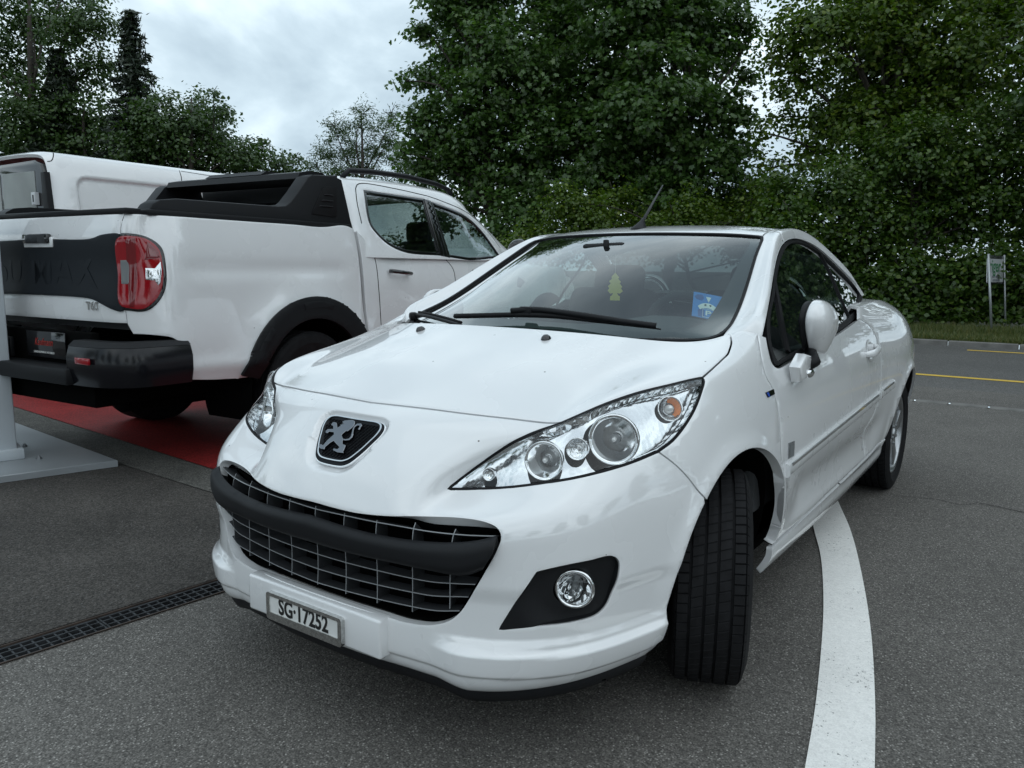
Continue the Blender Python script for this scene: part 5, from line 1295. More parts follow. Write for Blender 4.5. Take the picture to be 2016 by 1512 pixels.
def tree(name, label, base, blobs, size, shape, lmat, seed, lai=4., clump=.42, trunk=.16, twigs=2, group=None, cat='tree', flat=.62, jit=.6):
    r = np.random.default_rng(seed); base = np.array(base, float)
    root = empty(name, label, cat, tuple(base), group=group)
    blobs = [(np.array(c)-base, R_) for c, R_ in blobs]
    P, Nn = crown_points(blobs, r, size, lai, clump, flat); ok = P[:, 2] > .12; P, Nn = P[ok], Nn[ok]
    V, k = leaves(P, Nn, size, shape, r, jit); tone = np.repeat(np.clip(r.beta(2.6, 3.4, len(P)), 0, 1), k)
    np_mesh('crown', V, np.arange(len(V)).reshape(-1, k), lmat, root, tone)
    VV, FF = [], []
    def add(vf):
        o = len(VV); VV.extend(vf[0]); FF.extend([tuple(i+o for i in f) for f in vf[1]])
    cen = np.mean([c for c, _ in blobs], 0); top = max(c[2] for c, _ in blobs); fork = np.array([cen[0]*.5, cen[1]*.5, max(.8, cen[2]*.45)])
    add(limb((0, 0, -.3), fork, trunk, trunk*.8, r, wob=.03)); add(limb(fork, (cen[0], cen[1], top), trunk*.8, trunk*.2, r, wob=.05))
    for c, R_ in blobs:
        t = min(1, max(0, (c[2]*.72-fork[2])/(top-fork[2]+1e-6))); s0 = fork+(np.array([cen[0], cen[1], top])-fork)*t*.8
        add(limb(s0, c, trunk*.35, trunk*.10, r))
        for _ in range(twigs): d = r.normal(0, 1, 3); d[2] = abs(d[2])*.6; d /= np.linalg.norm(d); add(limb(c, c+d*R_*1.0, trunk*.10, .008, r, 5))
    tr = mobj('trunk', VV, FF, 'bark', root)
    return root
def B(lst, D, dj=1.0, seed=0):
    r = np.random.default_rng(seed); o = []
    for px, py, rp in lst: d = D+r.uniform(-dj, dj); o.append((at_depth(px, py, d), rp/FPX*d))
    return o
def gnd(px, D): p = at_depth(px, 600, D); return (p[0], p[1], .1)
tree('maple_tree', 'tall dark maple behind the parked pickup with sky to its left', gnd(1010, 21), B([(930, 30, 85), (885, 105, 62), (1000, 120, 120), (850, 155, 40), (925, 225, 95), (850, 270, 62), (925, 350, 105), (1050, 320, 130), (1085, 190, 130), (1030, 430, 80), (1110, 50, 110), (830, 320, 40), (960, -60, 90), (1090, -70, 110), (815, 245, 26), (900, 300, 60), (790, 300, 22), (835, 60, 26), (870, 10, 40), (800, 160, 16), (840, 215, 24), (870, 420, 50)], 21, 1.2, 1), .110, 'maple', 'maple_leaf', 11, 3.6, .36, flat=.55)
tree('maple_tree', 'broad leafy maple rising straight behind the coupe roof and aerial', gnd(1300, 20), B([(1240, 50, 130), (1330, 30, 110), (1395, 90, 85), (1290, 190, 140), (1190, 310, 140), (1320, 310, 130), (1415, 215, 55), (1410, 320, 62), (1290, 420, 95), (1440, 40, 45), (1180, 180, 90), (1250, -70, 120), (1370, -60, 100), (1400, 420, 60), (1460, 300, 45), (1450, 390, 55), (1465, 150, 26), (1480, 60, 22), (1490, 440, 50), (1470, 230, 24)], 20, 1.2, 2), .110, 'maple', 'maple_leaf', 12, 3.8, .36, flat=.55)
tree('lime_tree', 'tall spreading lime with yellow-green tips over the hedge', gnd(1760, 18.5), B([(1640, 50, 100), (1570, 150, 55), (1700, 150, 120), (1800, 50, 140), (1900, 110, 130), (1985, 30, 90), (1640, 235, 70), (1760, 250, 90), (1850, 190, 70), (1560, 60, 50), (1600, 300, 45), (1700, -70, 130), (1850, -90, 140), (1985, -80, 110), (2080, 60, 120), (1540, 230, 30), (1520, 330, 34), (1990, 150, 50), (1530, 120, 24), (1500, 260, 24), (1545, 400, 50), (1500, 360, 30), (1740, 60, 90), (1690, 240, 80), (1900, 220, 80), (1820, 140, 90)], 18.5, 1.2, 3), .115, 'oval', 'lime_leaf', 13, 4.2, .36)
hb_ = [(1560, 380, 55), (1640, 380, 80), (1720, 330, 90), (1800, 280, 70), (1850, 330, 100), (1950, 290, 90), (2020, 230, 70), (1560, 460, 70), (1640, 500, 80), (1710, 450, 90), (1810, 430, 100), (1910, 400, 100), (2020, 400, 110)]
tree('hornbeam_bush', 'tall dense leafy hedge bush above the small roadside sign', gnd(1830, 16.4), B(hb_, 16.4, .7, 4), .095, 'oval', 'hedge_leaf', 14, 5.4, .32, trunk=.09, cat='hedge')
tree('hazel_bush', 'low dark hedge foliage along the verge behind the sign posts', gnd(1880, 15.9), B([(1720, 560, 70), (1790, 540, 80), (1860, 560, 80), (1930, 540, 80), (2010, 560, 85), (1780, 615, 45), (1840, 625, 40), (1900, 622, 45), (1960, 630, 42), (2030, 630, 50), (1690, 610, 50), (2080, 540, 90)], 15.9, .5, 5), .10, 'oval', 'hedge_leaf', 15, 6.0, .30, trunk=.06, cat='hedge')
tree('privet_bush', 'low green bushes showing over the coupe roof right of the aerial', gnd(1400, 18), B([(1090, 470, 60), (1180, 470, 60), (1280, 460, 60), (1360, 440, 70), (1440, 430, 65), (1500, 470, 70), (1580, 500, 60), (1510, 400, 45), (1620, 560, 60), (1040, 490, 60), (1150, 430, 60), (1210, 405, 50), (1110, 400, 45)], 18, .6, 6), .085, 'oval', 'lime_leaf', 16, 4.6, .30, trunk=.06, cat='bush')
tree('ash_tree', 'thin small ash with open twiggy crown against the clouds', gnd(715, 30), B([(700, 290, 62), (645, 310, 42), (765, 280, 50), (715, 225, 30), (660, 250, 30), (770, 230, 26), (625, 330, 26), (800, 330, 50), (720, 335, 60)], 30, 1.0, 7), .15, 'narrow', 'dark_leaf', 17, 5.0, .34, trunk=.10, twigs=8)
tree('oak_tree', 'rounded dark tree above the white van roof', gnd(370, 33), B([(340, 250, 75), (400, 225, 55), (300, 225, 50), (420, 290, 70), (350, 320, 80), (470, 310, 40), (280, 300, 60), (440, 220, 22), (420, 185, 18)], 33, 1.3, 8), .15, 'oval', 'dark_leaf', 18, 4.2, .5)
tree('elder_tree', 'small light tree top between the round tree and the pickup roof', gnd(530, 34), B([(500, 310, 36), (545, 325, 34), (570, 330, 24), (520, 285, 18), (580, 312, 16), (470, 330, 40)], 34, .8, 9), .15, 'oval', 'dark_leaf', 19, 3.4, .4, trunk=.08, twigs=5)
tree('poplar_tree', 'tall dark tree at the end of the row beyond the van', gnd(60, 36), B([(60, 30, 80), (140, 60, 65), (20, 130, 75), (60, 230, 85), (150, 150, 60), (185, 40, 45), (100, 290, 80), (20, 300, 80), (190, 120, 35), (60, -70, 80), (150, -40, 60), (-60, 60, 90), (-60, 220, 100)], 36, 1.5, 10), .16, 'oval', 'dark_leaf', 20, 3.6, .55, trunk=.2)
tree('beech_tree', 'mid-height dark tree filling the gap under the spruce', gnd(190, 35), B([(150, 240, 60), (210, 230, 55), (180, 290, 70), (250, 290, 55), (110, 200, 40), (130, 320, 60)], 35, 1.0, 21), .17, 'oval', 'dark_leaf', 22, 3.4, .5)
def spruce(name, label, pxx, top, bot, half, D, seed):
    r = np.random.default_rng(seed); T0 = at_depth(pxx, top, D); base = np.array([T0[0], T0[1], .1]); H = T0[2]-base[2]
    root = empty(name, label, 'tree', tuple(base)); zb = at_depth(pxx, bot, D)[2]-base[2]; Rm = half/FPX*D
    V, F = tube([(0, 0, -.2), (0, 0, H*.5), (0, 0, H)], .2, 8, radii=[.22, .13, .015]); mobj('trunk', V, F, 'bark', root)
    P, Nn = [], []; VV, FF = [], []
    for w_ in range(46):
        t = w_/45; z = H-.1-(H-zb*.25)*t**1.05; L_ = Rm*(.08+1.05*t**.8)*r.uniform(.75, 1.15)
        for b in range(6):
            a = r.uniform(0, 2*math.pi); L2_ = L_*r.uniform(.6, 1.15); n = int(20+L2_*60); s = r.random(n)**.8
            x = s*L2_; droop = -.28*x+.10*x*x*(.6 if L2_ > .8 else 0)
            side = r.normal(0, .10+.10*s, n); dr = -np.abs(r.normal(0, .10, n))*s
            P.append(np.stack([x*math.cos(a)-side*math.sin(a), x*math.sin(a)+side*math.cos(a), z+droop+dr], 1)); Nn.append(np.tile([math.cos(a)*.3, math.sin(a)*.3, .9], (n, 1)))
            vf = tube([(0, 0, z), (L2_*.5*math.cos(a), L2_*.5*math.sin(a), z-.12*L2_), (L2_*math.cos(a), L2_*math.sin(a), z-.24*L2_)], .02, 4, radii=[.022, .012, .004]); o = len(VV); VV += vf[0]; FF += [tuple(i+o for i in f) for f in vf[1]]
    P = np.vstack(P); Nn = np.vstack(Nn); V, k = leaves(P, Nn, .30, 'narrow', r, .7); np_mesh('crown', V, np.arange(len(V)).reshape(-1, k), 'needle', root, np.repeat(r.random(len(P)), k)); o = mobj('branches', VV, FF, 'bark', root); o['kind'] = 'stuff'
    return root
spruce('spruce_tree', 'dark pointed spruce with bare tip rising above the van roof', 257, 18, 300, 100, 33, 30)
spruce('spruce_tree', 'broad brownish spruce half hidden among the trees over the van door', 112, 95, 320, 105, 35, 31)
# the tree line goes on to both sides and stands behind the forecourt too (seen mirrored in glass and paint)
def copy_tree(o, loc, rz, label, group, s=1.):
    c = o.copy(); COL.objects.link(c); c.location = loc; c.rotation_euler = (0, 0, rz); c.scale = (s, s, s); c['label'] = label; c['group'] = group
    for ch in o.children: d = ch.copy(); COL.objects.link(d); d.parent = c
    return c
tm = [o for o in bpy.data.objects if o.name.startswith(('maple_tree', 'lime_tree', 'oak_tree', 'hornbeam')) and o.parent is None]
tm.sort(key=lambda o: o.name)
spots = [(-17.2, 5.0, 3), (-16.5, 8.5, 0), (-17, 12.5, 1), (-16, 18, 3), (-17, 24, 2), (-13, 31, 3), (-4, 34, 1), (6, 31, 2), (16, 27, 3), (25, 20, 1), (29, 10, 3), (30, 0, 2), (30, -10, 1)]
for i, (x, y, k) in enumerate(spots): copy_tree(tm[k], (x, y, .05), 1.3*i, 'leafy roadside tree out of sight, mirrored in the car windows', 'trees around the forecourt', 1.35 if i < 2 else 1.0+.12*(i % 3))
bs = sorted([o for o in bpy.data.objects if o.parent is None and o.name.startswith(('hornbeam', 'hazel', 'privet'))], key=lambda o: o.name)
rb_ = random.Random(21)
for i, y in enumerate([-58, -52, -46, -41, -36, -31, -27, -23, -19.5, 6, 10, 14, 19, 24]):
    copy_tree(bs[i % 2], (-16.4-rb_.random(), y, .05), rb_.uniform(0, 6), 'leafy hedge bush filling the tree row beyond the road', 'hedge bushes along the far verge', .85+.4*rb_.random())
for i, (x, y) in enumerate([(-12, -46), (-3, -48), (6, -47), (15, -45), (24, -40), (31, -30), (33, -20)]):
    copy_tree(tm[i % 4], (x, y, .0), 1.1*i, 'leafy tree out of sight at the end of the forecourt', 'trees behind the forecourt', 1.2)
# ================================================================ white pickup beside the coupe
TX, TY, TA = -1.24984, -3.43353, 3.20799
_c, _s = math.cos(TA), math.sin(TA)
def tw(P): P = np.asarray(P, float); return np.stack([TX+_c*P[..., 0]-_s*P[..., 1], TY+_s*P[..., 0]+_c*P[..., 1], P[..., 2]], -1)
def tl(p): d = np.asarray(p)[:2]-[TX, TY]; return np.array([_c*d[0]+_s*d[1], -_s*d[0]+_c*d[1], p[2]])
tdir = lambda v: np.array([_c*v[0]-_s*v[1], _s*v[0]+_c*v[1], v[2]])
truck = empty('pickup_truck', 'white double cab pickup with black sports bar and black wheel arch trim', 'pickup truck', (TX, TY, 0))
def t_plane(px, py, yv):
    """photo point on the truck's own plane y = yv"""
    n = tdir((0, 1, 0)); o = tw(np.array([0, yv, 0.])); d = ray(px, py); t = np.dot(o-CAM_C, n)/np.dot(d, n); return tl(CAM_C+d*t)
ZR = [.50, .60, .72, .85, .98, 1.10, 1.22, 1.34, 1.47]
TC = []
xr = [-1.14, -1.17, -1.195, -1.21, -1.215, -1.205, -1.20, -1.205, -1.18]
for y, dx in ((0, 0), (.40, 0), (.66, .004), (.745, .018)): TC.append([(x+dx, y, z) for x, z in zip(xr, ZR)])
TC.append([(x+.06, .815, z) for x, z in zip(xr, ZR)])
YS = [.885, .905, .915, .915, .91, .905, .893, .875, .845]
TC.append([(-1.06, y-.035, z) for y, z in zip(YS, ZR)])
for x in (-.95, -.75, -.5, -.25, 0, .25, .5, .8, 1.2, 1.7, 2.2, 2.65): TC.append([(x, y, z if (x < .55 or z < 1.0) else 1.0+(z-1.0)*.60) for y, z in zip(YS, ZR)])
for x, k in ((3.0, 1), (3.4, .98), (3.75, .93)): TC.append([(x, y*k, min(z, 1.16-.05*(x-3))+(0.01*i)) for i, (y, z) in enumerate(zip(YS, ZR))])
TC.append([(4.02, .60, .5+.068*i) for i in range(9)]); TC.append([(4.10, 0, .5+.068*i) for i in range(9)])
TC = np.array(TC); NT = len(TC)-1
TRS = Surf(tw(np.concatenate([TC[:0:-1]*[1, -1, 1], TC]))); TRS.u0 = -NT
_n = TRS.raw(np.array([[0., 4.]]), True)[1][0]; TRS.sgn = 1 if np.dot(_n, tdir((-1, 0, 0))) > 0 else -1
def tloc(P): d = P[:, :2]-[TX, TY]; return _c*d[:, 0]+_s*d[:, 1], -_s*d[:, 0]+_c*d[:, 1], P[:, 2]
def tflare(P):
    x, y, z = tloc(P); s_ = (np.abs(y) > .8)*1.0
    o = np.zeros(len(P))
    for cx in (0., 3.155):
        r = np.hypot(x-cx, (z-.40)*.95); o += s_*.042*np.exp(-((np.clip(r-.52, 0, 9))/.14)**2)*smooth01((z-.42)/.25)*(x > -.85)
    o += -s_*.010*np.exp(-((z-1.17)/.05)**2)*smooth01((x+1.0)/.2)*smooth01((.45-x)/.2)+s_*.012*np.exp(-((z-.62)/.05)**2)*(x < -.4)
    rear = (np.abs(y) < .76)*(x < -.9); o += rear*(-.022*smooth01((1.30-z)/.012)*smooth01((z-1.0)/.02)*0)
    return o
TRS.feats = [tflare]; TRS.build_bvh(6)
def TPX(pts, step=8): return px_curve(TRS, pts, step)
def both(fn):  # build on the seen side, then the same on the other
    a = fn(lambda uv: uv); b = fn(lambda uv: (uv*[-1, 1])[::-1]); return a, b
seam = TPX([(246, 419), (240, 436), (237, 452), (238, 466)]); seam2 = TPX([(247, 612), (249, 625), (250, 637)])
tg_low = 2.05
tgl_v = seam2[-1][1]
tail_half = np.vstack([[(u, 7.92) for u in np.linspace(0, seam[0][0], 14)], seam, seam2, [(u, tgl_v) for u in np.linspace(seam2[-1][0], 0, 14)]])
tail_poly = np.vstack([tail_half, mir(tail_half)[1:-1]])
panel('tailgate', TRS, tail_poly, (), 'paint', truck, k=5)
bedtop = np.array([(u, 7.92) for u in np.linspace(seam[0][0], TRS.side([(0, 1)])[0][0] if False else 0, 2)])
def uvx(x, v, side=-1):
    """surface coordinate of truck-frame x on the seen flank at row v"""
    us = np.linspace(0, NT, 400)*side; P = TRS.raw(np.stack([us, np.full(400, v)], 1)); xl = tloc(P)[0]; i = np.argmin(np.abs(xl-x)+5*(np.abs(us) < 4)); return us[i]
u_bed0 = seam[0][0]; u_cab = uvx(.50, 7.9)
def arch_t(cx, r, a0, a1, n=40):
    o = []
    for t in np.linspace(math.radians(a0), math.radians(a1), n):
        p = tw(np.array([cx+r*math.cos(t), -2.0, .40+r*math.sin(t)])); q = TRS.hit(p, tdir((0, 1, 0)))
        if q is not None: o.append(q)
    return np.array(o)
ar = arch_t(0, .50, 198, -12); 
lowv = .55
def bed(f):
    top = np.array([(u, 7.92) for u in np.linspace(u_bed0, u_cab, 40)])
    cabv = np.array([(uvx(.50, v), v) for v in np.linspace(7.9, 1.6, 20)])
    corner = TPX([(372, 748), (372, 700), (345, 668), (300, 660), (262, 658)])
    rl_ = TPX([(372, 748), (420, 748), (462, 745)])
    poly = np.vstack([seam2[:1], seam[::-1], top[1:], cabv[1:], ar[::-1], rl_[::-1], corner[1:], seam2[::-1][:-1]])
    return panel('bed_side', TRS, f(poly), (), 'paint', truck, k=6, rim=.03)
both(bed)
def cabside(f):
    ua = [uvx(x, 8.0) for x in (.53, 3.0)]
    ar2 = arch_t(3.155, .48, 192, 4)
    low = np.array([(uvx(x, .3), .3) for x in np.linspace(.53, 2.65, 30)])
    top = np.array([(u, 7.98) for u in np.linspace(uvx(.53, 7.9), uvx(2.65, 7.9), 40)])
    hood_ = np.array([(u, 7.98) for u in np.linspace(uvx(2.65, 7.9), -NT, 30)])[1:]
    frontv = np.array([(-NT, v) for v in np.linspace(7.9, .4, 12)])
    fl = np.array([(uvx(x, .4), .4) for x in np.linspace(4.0, 3.66, 4)])
    poly = np.vstack([top, hood_, frontv[1:], fl, ar2[::-1], low[::-1]])
    return panel('cab_side', TRS, f(poly), (), 'paint', truck, k=5, rim=.03, step=.015)
both(cabside)
# black arch trims
def flare(f, cx, a0, a1, r0, r1, nm='arch_trim', off=.028):
    o = np.vstack([arch_t(cx, r1, a0, a1), arch_t(cx, r0, a1, a0)])
    return panel(nm, TRS, f(o), (), 'black_plastic', truck, k=5, rim=.03, off=off, gap=0, round_=.008)
both(lambda f: flare(f, 0, 192, -10, .455, .60)); both(lambda f: flare(f, 3.155, 188, -8, .44, .56))
for a0, a1 in ((102, 74), (158, 132)): both(lambda f: flare(f, 0, a0, a1, .52, .568, 'arch_trim_tab', .036))
# cab upper: cross-sections along x
CT = []
for x, zt_c, wsc in ((.54, 1.845, .985), (.62, 1.868, 1), (.85, 1.885, 1), (1.25, 1.895, 1), (1.65, 1.89, 1), (1.95, 1.865, 1), (2.15, 1.80, .99), (2.35, 1.70, .985), (2.6, 1.555, .98), (2.85, 1.40, .97), (3.05, 1.275, .96)):
    zb = 1.26-.03*(x > 2.5); hgt = zt_c-zb
    CT.append([(x+.0, y*wsc if y > .6 else y, zb+hgt*f) for y, f in ((.888, 0), (.865, .12), (.80, .42), (.735, .68), (.672, .86), (.60, .945), (.40, .985), (0, 1.0))])
CT = np.array(CT); CT = np.concatenate([CT, (CT*[1, -1, 1])[:, ::-1][:, 1:]], 1)
CAB = Surf(tw(CT)); 
_n = CAB.raw(np.array([[4., 7.]]), True)[1][0]; CAB.sgn = 1 if _n[2] > 0 else -1
CAB.build_bvh(8)
def CPX(pts, closed=False, corners=(), step=7): return px_curve(CAB, pts, step, closed, corners)
rw = CPX([(716, 374), (836, 392), (869, 503), (800, 497), (766, 482), (740, 458), (727, 438)], True, (0, 1, 2))
fw = CPX([(849, 397), (912, 422), (945, 450), (986, 505), (984, 521), (884, 506)], True, (0, 3, 4, 5))
mv = lambda uv: (np.array([0, 14.])+uv*[1, -1])[::-1]
nu_c, nv_c = 10, 14
ow = [(0, v) for v in np.linspace(0, nv_c, 60)]+[(u, nv_c) for u in np.linspace(0, 5.9, 30)][1:]+[(5.9, v) for v in np.linspace(nv_c, 0, 60)][1:]+[(u, 0) for u in np.linspace(5.9, 0, 30)][1:-1]
apil = lambda a, b: [(u, a) for u in np.linspace(5.9, 10, 20)]
# front pillars run down either side of the windscreen
ow = [(0, v) for v in np.linspace(0, nv_c, 60)]+[(u, nv_c) for u in np.linspace(0, 10, 40)][1:]+[(10, v) for v in np.linspace(nv_c, 10.6, 10)][1:]+[(u, 10.4) for u in np.linspace(9.9, 6.2, 18)]+[(5.95, v) for v in np.linspace(10.2, 3.8, 30)]+[(u, 3.6) for u in np.linspace(6.2, 9.9, 18)]+[(10, v) for v in np.linspace(3.4, 0, 10)]+[(u, 0) for u in np.linspace(10, 0, 40)][1:-1]
glassm = 'truck_glass'; glass_mat('truck_glass', (.45, .51, .50), 1.5, k=3.4)
panel('cab_roof', CAB, np.array(ow), [rw, fw, mv(rw), mv(fw)], 'paint', truck, k=5, rim=.02, step=.014)
wsl = [(6.0, v) for v in np.linspace(3.9, 10.1, 30)]+[(u, 10.3) for u in np.linspace(6.2, 9.8, 18)]+[(9.9, v) for v in np.linspace(10.3, 3.7, 30)]+[(u, 3.7) for u in np.linspace(9.8, 6.2, 18)]
panel('windscreen', CAB, np.array(wsl), (), glassm, truck, k=3, rim=0, off=-.006, step=.03)
def shrink(uv, d):
    uv = resample(CAB, uv, .02); P, Nn = CAB.raw(uv, True); t = np.roll(P, -1, 0)-np.roll(P, 1, 0); t /= np.linalg.norm(t, axis=1)[:, None]
    inn = np.cross(Nn, t); c = P.mean(0); sg_ = 1 if ((c-P)*inn).sum() > 0 else -1
    return np.array([CAB.near(p) for p in P+inn*sg_*d])
for w_ in (rw, fw):
    for q in (w_, mv(w_)):
        panel('side_window', CAB, q, (), glassm, truck, k=4, rim=0, off=-.012, step=.02, gap=-.004)
        panel('window_seal', CAB, q, [shrink(q, .022)], 'gloss_black', truck, k=4, rim=.012, gap=-.002, off=-.001, step=.02)
bp = CPX([(834, 391), (848, 395), (886, 508), (868, 504)], True, (0, 1, 2, 3))
for q in (bp, mv(bp)): panel('door_pillar', CAB, q, (), 'gloss_black', truck, k=4, rim=.004, off=.003, step=.02)
# shut lines
def groove(S, pts, w_=.0035): 
    uv = px_curve(S, pts, 6)
    if len(uv) > 2: sweep_on('shut_line', S, resample(S, uv, .02, False), [(-w_, -.001), (-w_, .0012), (w_, .0012), (w_, -.001)], 'dark_inner', truck)
groove(CAB, [(700, 372), (703, 364), (712, 361), (780, 372), (842, 386)]); groove(CAB, [(700, 372), (703, 399), (712, 440)])
groove(TRS, [(719, 468), (738, 510), (746, 574), (750, 640)]); groove(TRS, [(876, 509), (892, 530), (897, 560), (899, 620)])
groove(CAB, [(842, 386), (870, 396), (915, 416), (950, 444), (985, 488)])
# rear wall of the cab with its window
bm = bmesh.new()
# bed: floor, inner walls
def tbox(name, c, s, m, bev=0, rot=None, parent=truck):
    R_ = Matrix.Rotation(TA, 3, 'Z') @ (rot if rot is not None else Matrix.Identity(3)); return box(name, tuple(tw(np.array(c))), s, m, parent, rot=R_, bev=bev)
tbox('bed_floor', (-.35, 0, .86), (1.62, 1.5, .04), 'black_plastic'); 
for s in (1, -1): tbox('bed_liner', (-.29, s*.755, 1.16), (1.54, .05, .60), 'black_plastic', .01)
tbox('bed_liner', (-1.10, 0, 1.15), (.05, 1.40, .60), 'black_plastic', .01)
tbox('bed_rail', (-1.135, 0, 1.475), (.09, 1.60, .03), 'black_plastic', .008)
for s in (1, -1): tbox('bed_rail', (-.29, s*.79, 1.472), (1.56, .085, .034), 'black_plastic', .008)
tbox('cab_rear_wall', (.53, 0, 1.10), (.05, 1.62, .72), 'paint', .01); tbox('cab_rear_window', (.452, 0, 1.56), (.012, 1.05, .20), 'gloss_black', .005)
tbox('chassis', (1.2, 0, .52), (5.0, 1.2, .22), 'dark_inner', .02); tbox('cab_floor', (1.7, 0, .66), (2.3, 1.6, .08), 'dark_inner')
V, F = tube([tw(np.array(p)) for p in ((0, -.75, .38), (0, .75, .38))], .07, 10); mobj('rear_axle', V, F, 'dark_inner', truck)
tbox('leaf_spring', (-.45, -.52, .50), (.9, .07, .05), 'dark_inner'); tbox('mud_guard', (.62, -.78, .50), (.04, .26, .34), 'dark_inner', .005)
V, F = tube([tw(np.array(p)) for p in ((-1.0, -.35, .42), (.2, -.45, .42))], .10, 12); mobj('silencer', V, F, 'dark_inner', truck)
# sports bar: side plates, top wing
def side_pts(pts, yv): return [tuple(t_plane(px, py, yv)[[0, 2]]) for px, py in pts]
sp = side_pts([(285, 420), (298, 401), (312, 393), (345, 391), (545, 406), (560, 405), (570, 397), (586, 376), (604, 349), (612, 344), (655, 346), (670, 354), (684, 415), (695, 467)], -.80)
fr_ = (tw(np.array([0, 0, 0.])), tdir((1, 0, 0)), np.array([0, 0, 1.]), tdir((0, -1, 0)))
bm = bmesh.new(); prism(bm, sp, .70, .815, fr_, .010, 2); bobj('sports_bar_side', bm, 'black_plastic', truck, angle=40)
bm = bmesh.new(); prism(bm, sp[::-1], -.70, -.815, fr_, .010, 2); bobj('sports_bar_side', bm, 'black_plastic', truck, angle=40)
tbox('bar_back_panel', (.475, 0, 1.63), (.03, 1.44, .40), 'black_plastic', .01)
sq = side_pts([(612, 470-58), (622, 385), (634, 366), (664, 366), (676, 432), (660, 431), (600, 420)], -.82)
lv = side_pts([(613, 421), (634, 371), (645, 367), (662, 368), (664, 426), (658, 428)], -.818)
bm = bmesh.new(); prism(bm, lv, .806, .822, fr_, .004, 2); bobj('louvre_panel', bm, 'rubber', truck, angle=40)
for (a, b) in (((640, 382), (656, 386)), ((635, 393), (656, 398)), ((630, 404), (656, 409))):
    q = side_pts([a, (b[0], a[1]+2), (b[0], b[1]), (a[0]-2, b[1]-2)], -.825); bm = bmesh.new(); prism(bm, q, .812, .829, fr_, .003, 1); bobj('louvre', bm, 'black_plastic', truck, angle=40)
wing = [(.13, 1.775), (.15, 1.815), (.24, 1.835), (.36, 1.835), (.43, 1.80), (.40, 1.76), (.22, 1.765)]
bm = bmesh.new(); prism(bm, wing, -.70, .70, fr_, 0); bobj('sports_bar_wing', bm, 'black_plastic', truck, angle=40)
bm = bmesh.new(); prism(bm, [(.17, 1.825), (.22, 1.855), (.34, 1.855), (.38, 1.825)], -.30, .30, fr_, 0); bobj('brake_light_pod', bm, 'black_plastic', truck, angle=30)
# roof rails
for s in (1, -1):
    P_ = [tw(np.array([x, s*.60, z])) for x, z in ((.66, 1.84), (.73, 1.895), (.95, 1.912), (1.4, 1.922), (1.8, 1.90), (1.97, 1.87), (2.02, 1.83))]; V, F = tube(P_, .021, 8); mobj('roof_rail', V, F, 'black_plastic', truck)
# tailgate cladding with relief lettering, handle, badge
def tpoly(pts, name, m, off, rim=.012, corners=()):
    uv = np.array(TPX(np.vstack([pts, pts[:1]]), 6)); return panel(name, TRS, uv[:-1], (), m, truck, k=6, off=off, rim=rim, gap=0, step=.012)
mat('clad_dark', (.010, .013, .017), .5, spec=.22, bump=(700, .05, .0006))
xr0 = 0.
cl = TPX([(236, 470), (236, 461), (204, 462), (180, 470), (96, 471)]); cl2 = TPX([(30, 578), (175, 587), (188, 591), (226, 610), (244, 612), (240, 540)])
vt_, vb_ = cl[-1][1], cl2[0][1]
h_ = np.vstack([[(0.0, vb_)], cl2[cl2[:, 0] < -.05], cl[cl[:, 0] < -.05], [(0.0, vt_)]])
clad = np.vstack([h_, mir(h_)[1:-1]])
panel('tailgate_cladding', TRS, clad, (), 'clad_dark', truck, k=5, off=.010, rim=.014, gap=0)
def t_rear_text(nm, body, px, py, size, m, sx, h, bold=.0, depth=.002):
    q = TRS.px([(px, py)])[0]; P, Nn = TRS.full(q[None], h); ex = tdir((0, -1, 0)); n = Nn[0]; ey = np.cross(n, ex); return text_mesh(nm, body, size, m, truck, (P[0], ex, ey, n), sx=sx, bold=bold, depth=depth)
o = t_rear_text('relief_lettering', 'T60 MAX', 70, 533, .30, 'clad_dark', 1.05, .0100, .004, .0024); o['kind'] = 'stuff'
t_rear_text('model_badge', 'T60', 183, 603, .062, 'chrome', 1.15, .003, .002, .003)
hp = [tw(np.array(p)) for p in ((-1.215, .12, 1.32), (-1.215, -.12, 1.32))]
tbox('tailgate_handle', (-1.225, .0, 1.335), (.03, .26, .055), 'gloss_black', .008); tbox('handle_recess', (-1.214, .0, 1.315), (.02, .30, .06), 'paint', .008)
# rear lamps
mat('lamp_red', (.28, .003, .009), .10, coat=.8); mat('lamp_dark_red', (.16, .004, .008), .1, coat=1)
def lamp(f):
    uv = px_curve(TRS, [(233, 463), (262, 460), (296, 470), (318, 488), (326, 520), (327, 560), (318, 586), (300, 606), (284, 613), (258, 612), (238, 606), (231, 540)], 6, True)
    panel('lamp_surround', TRS, f(uv), (), 'gloss_black', truck, k=6, off=.006, rim=.01, gap=0, step=.012)
    uv = px_curve(TRS, [(234, 470), (262, 465), (292, 474), (312, 492), (319, 522), (320, 556), (312, 582), (296, 600), (282, 608), (260, 607), (240, 600), (236, 540)], 6, True)
    panel('tail_lamp', TRS, f(uv), (), 'lamp_red', truck, k=8, off=.016, rim=.012, gap=0, step=.012)
    for pts, m in (([(286, 528), (304, 529), (315, 516), (317, 532), (315, 556), (311, 562), (304, 552), (287, 551)], 'lamp_chrome'), ([(241, 512), (256, 512), (260, 530), (259, 560), (243, 559)], 'slat_grey'), ([(250, 472), (266, 468), (272, 540), (266, 604), (258, 604)], 'lamp_dark_red'), ([(288, 476), (310, 494), (314, 508), (284, 512)], 'lamp_dark_red')):
        uv = px_curve(TRS, pts, 5, True, tuple(range(len(pts)))); panel('lamp_insert', TRS, f(uv), (), m, truck, k=6, off=.0185, rim=.004, gap=0, step=.01)
both(lamp)
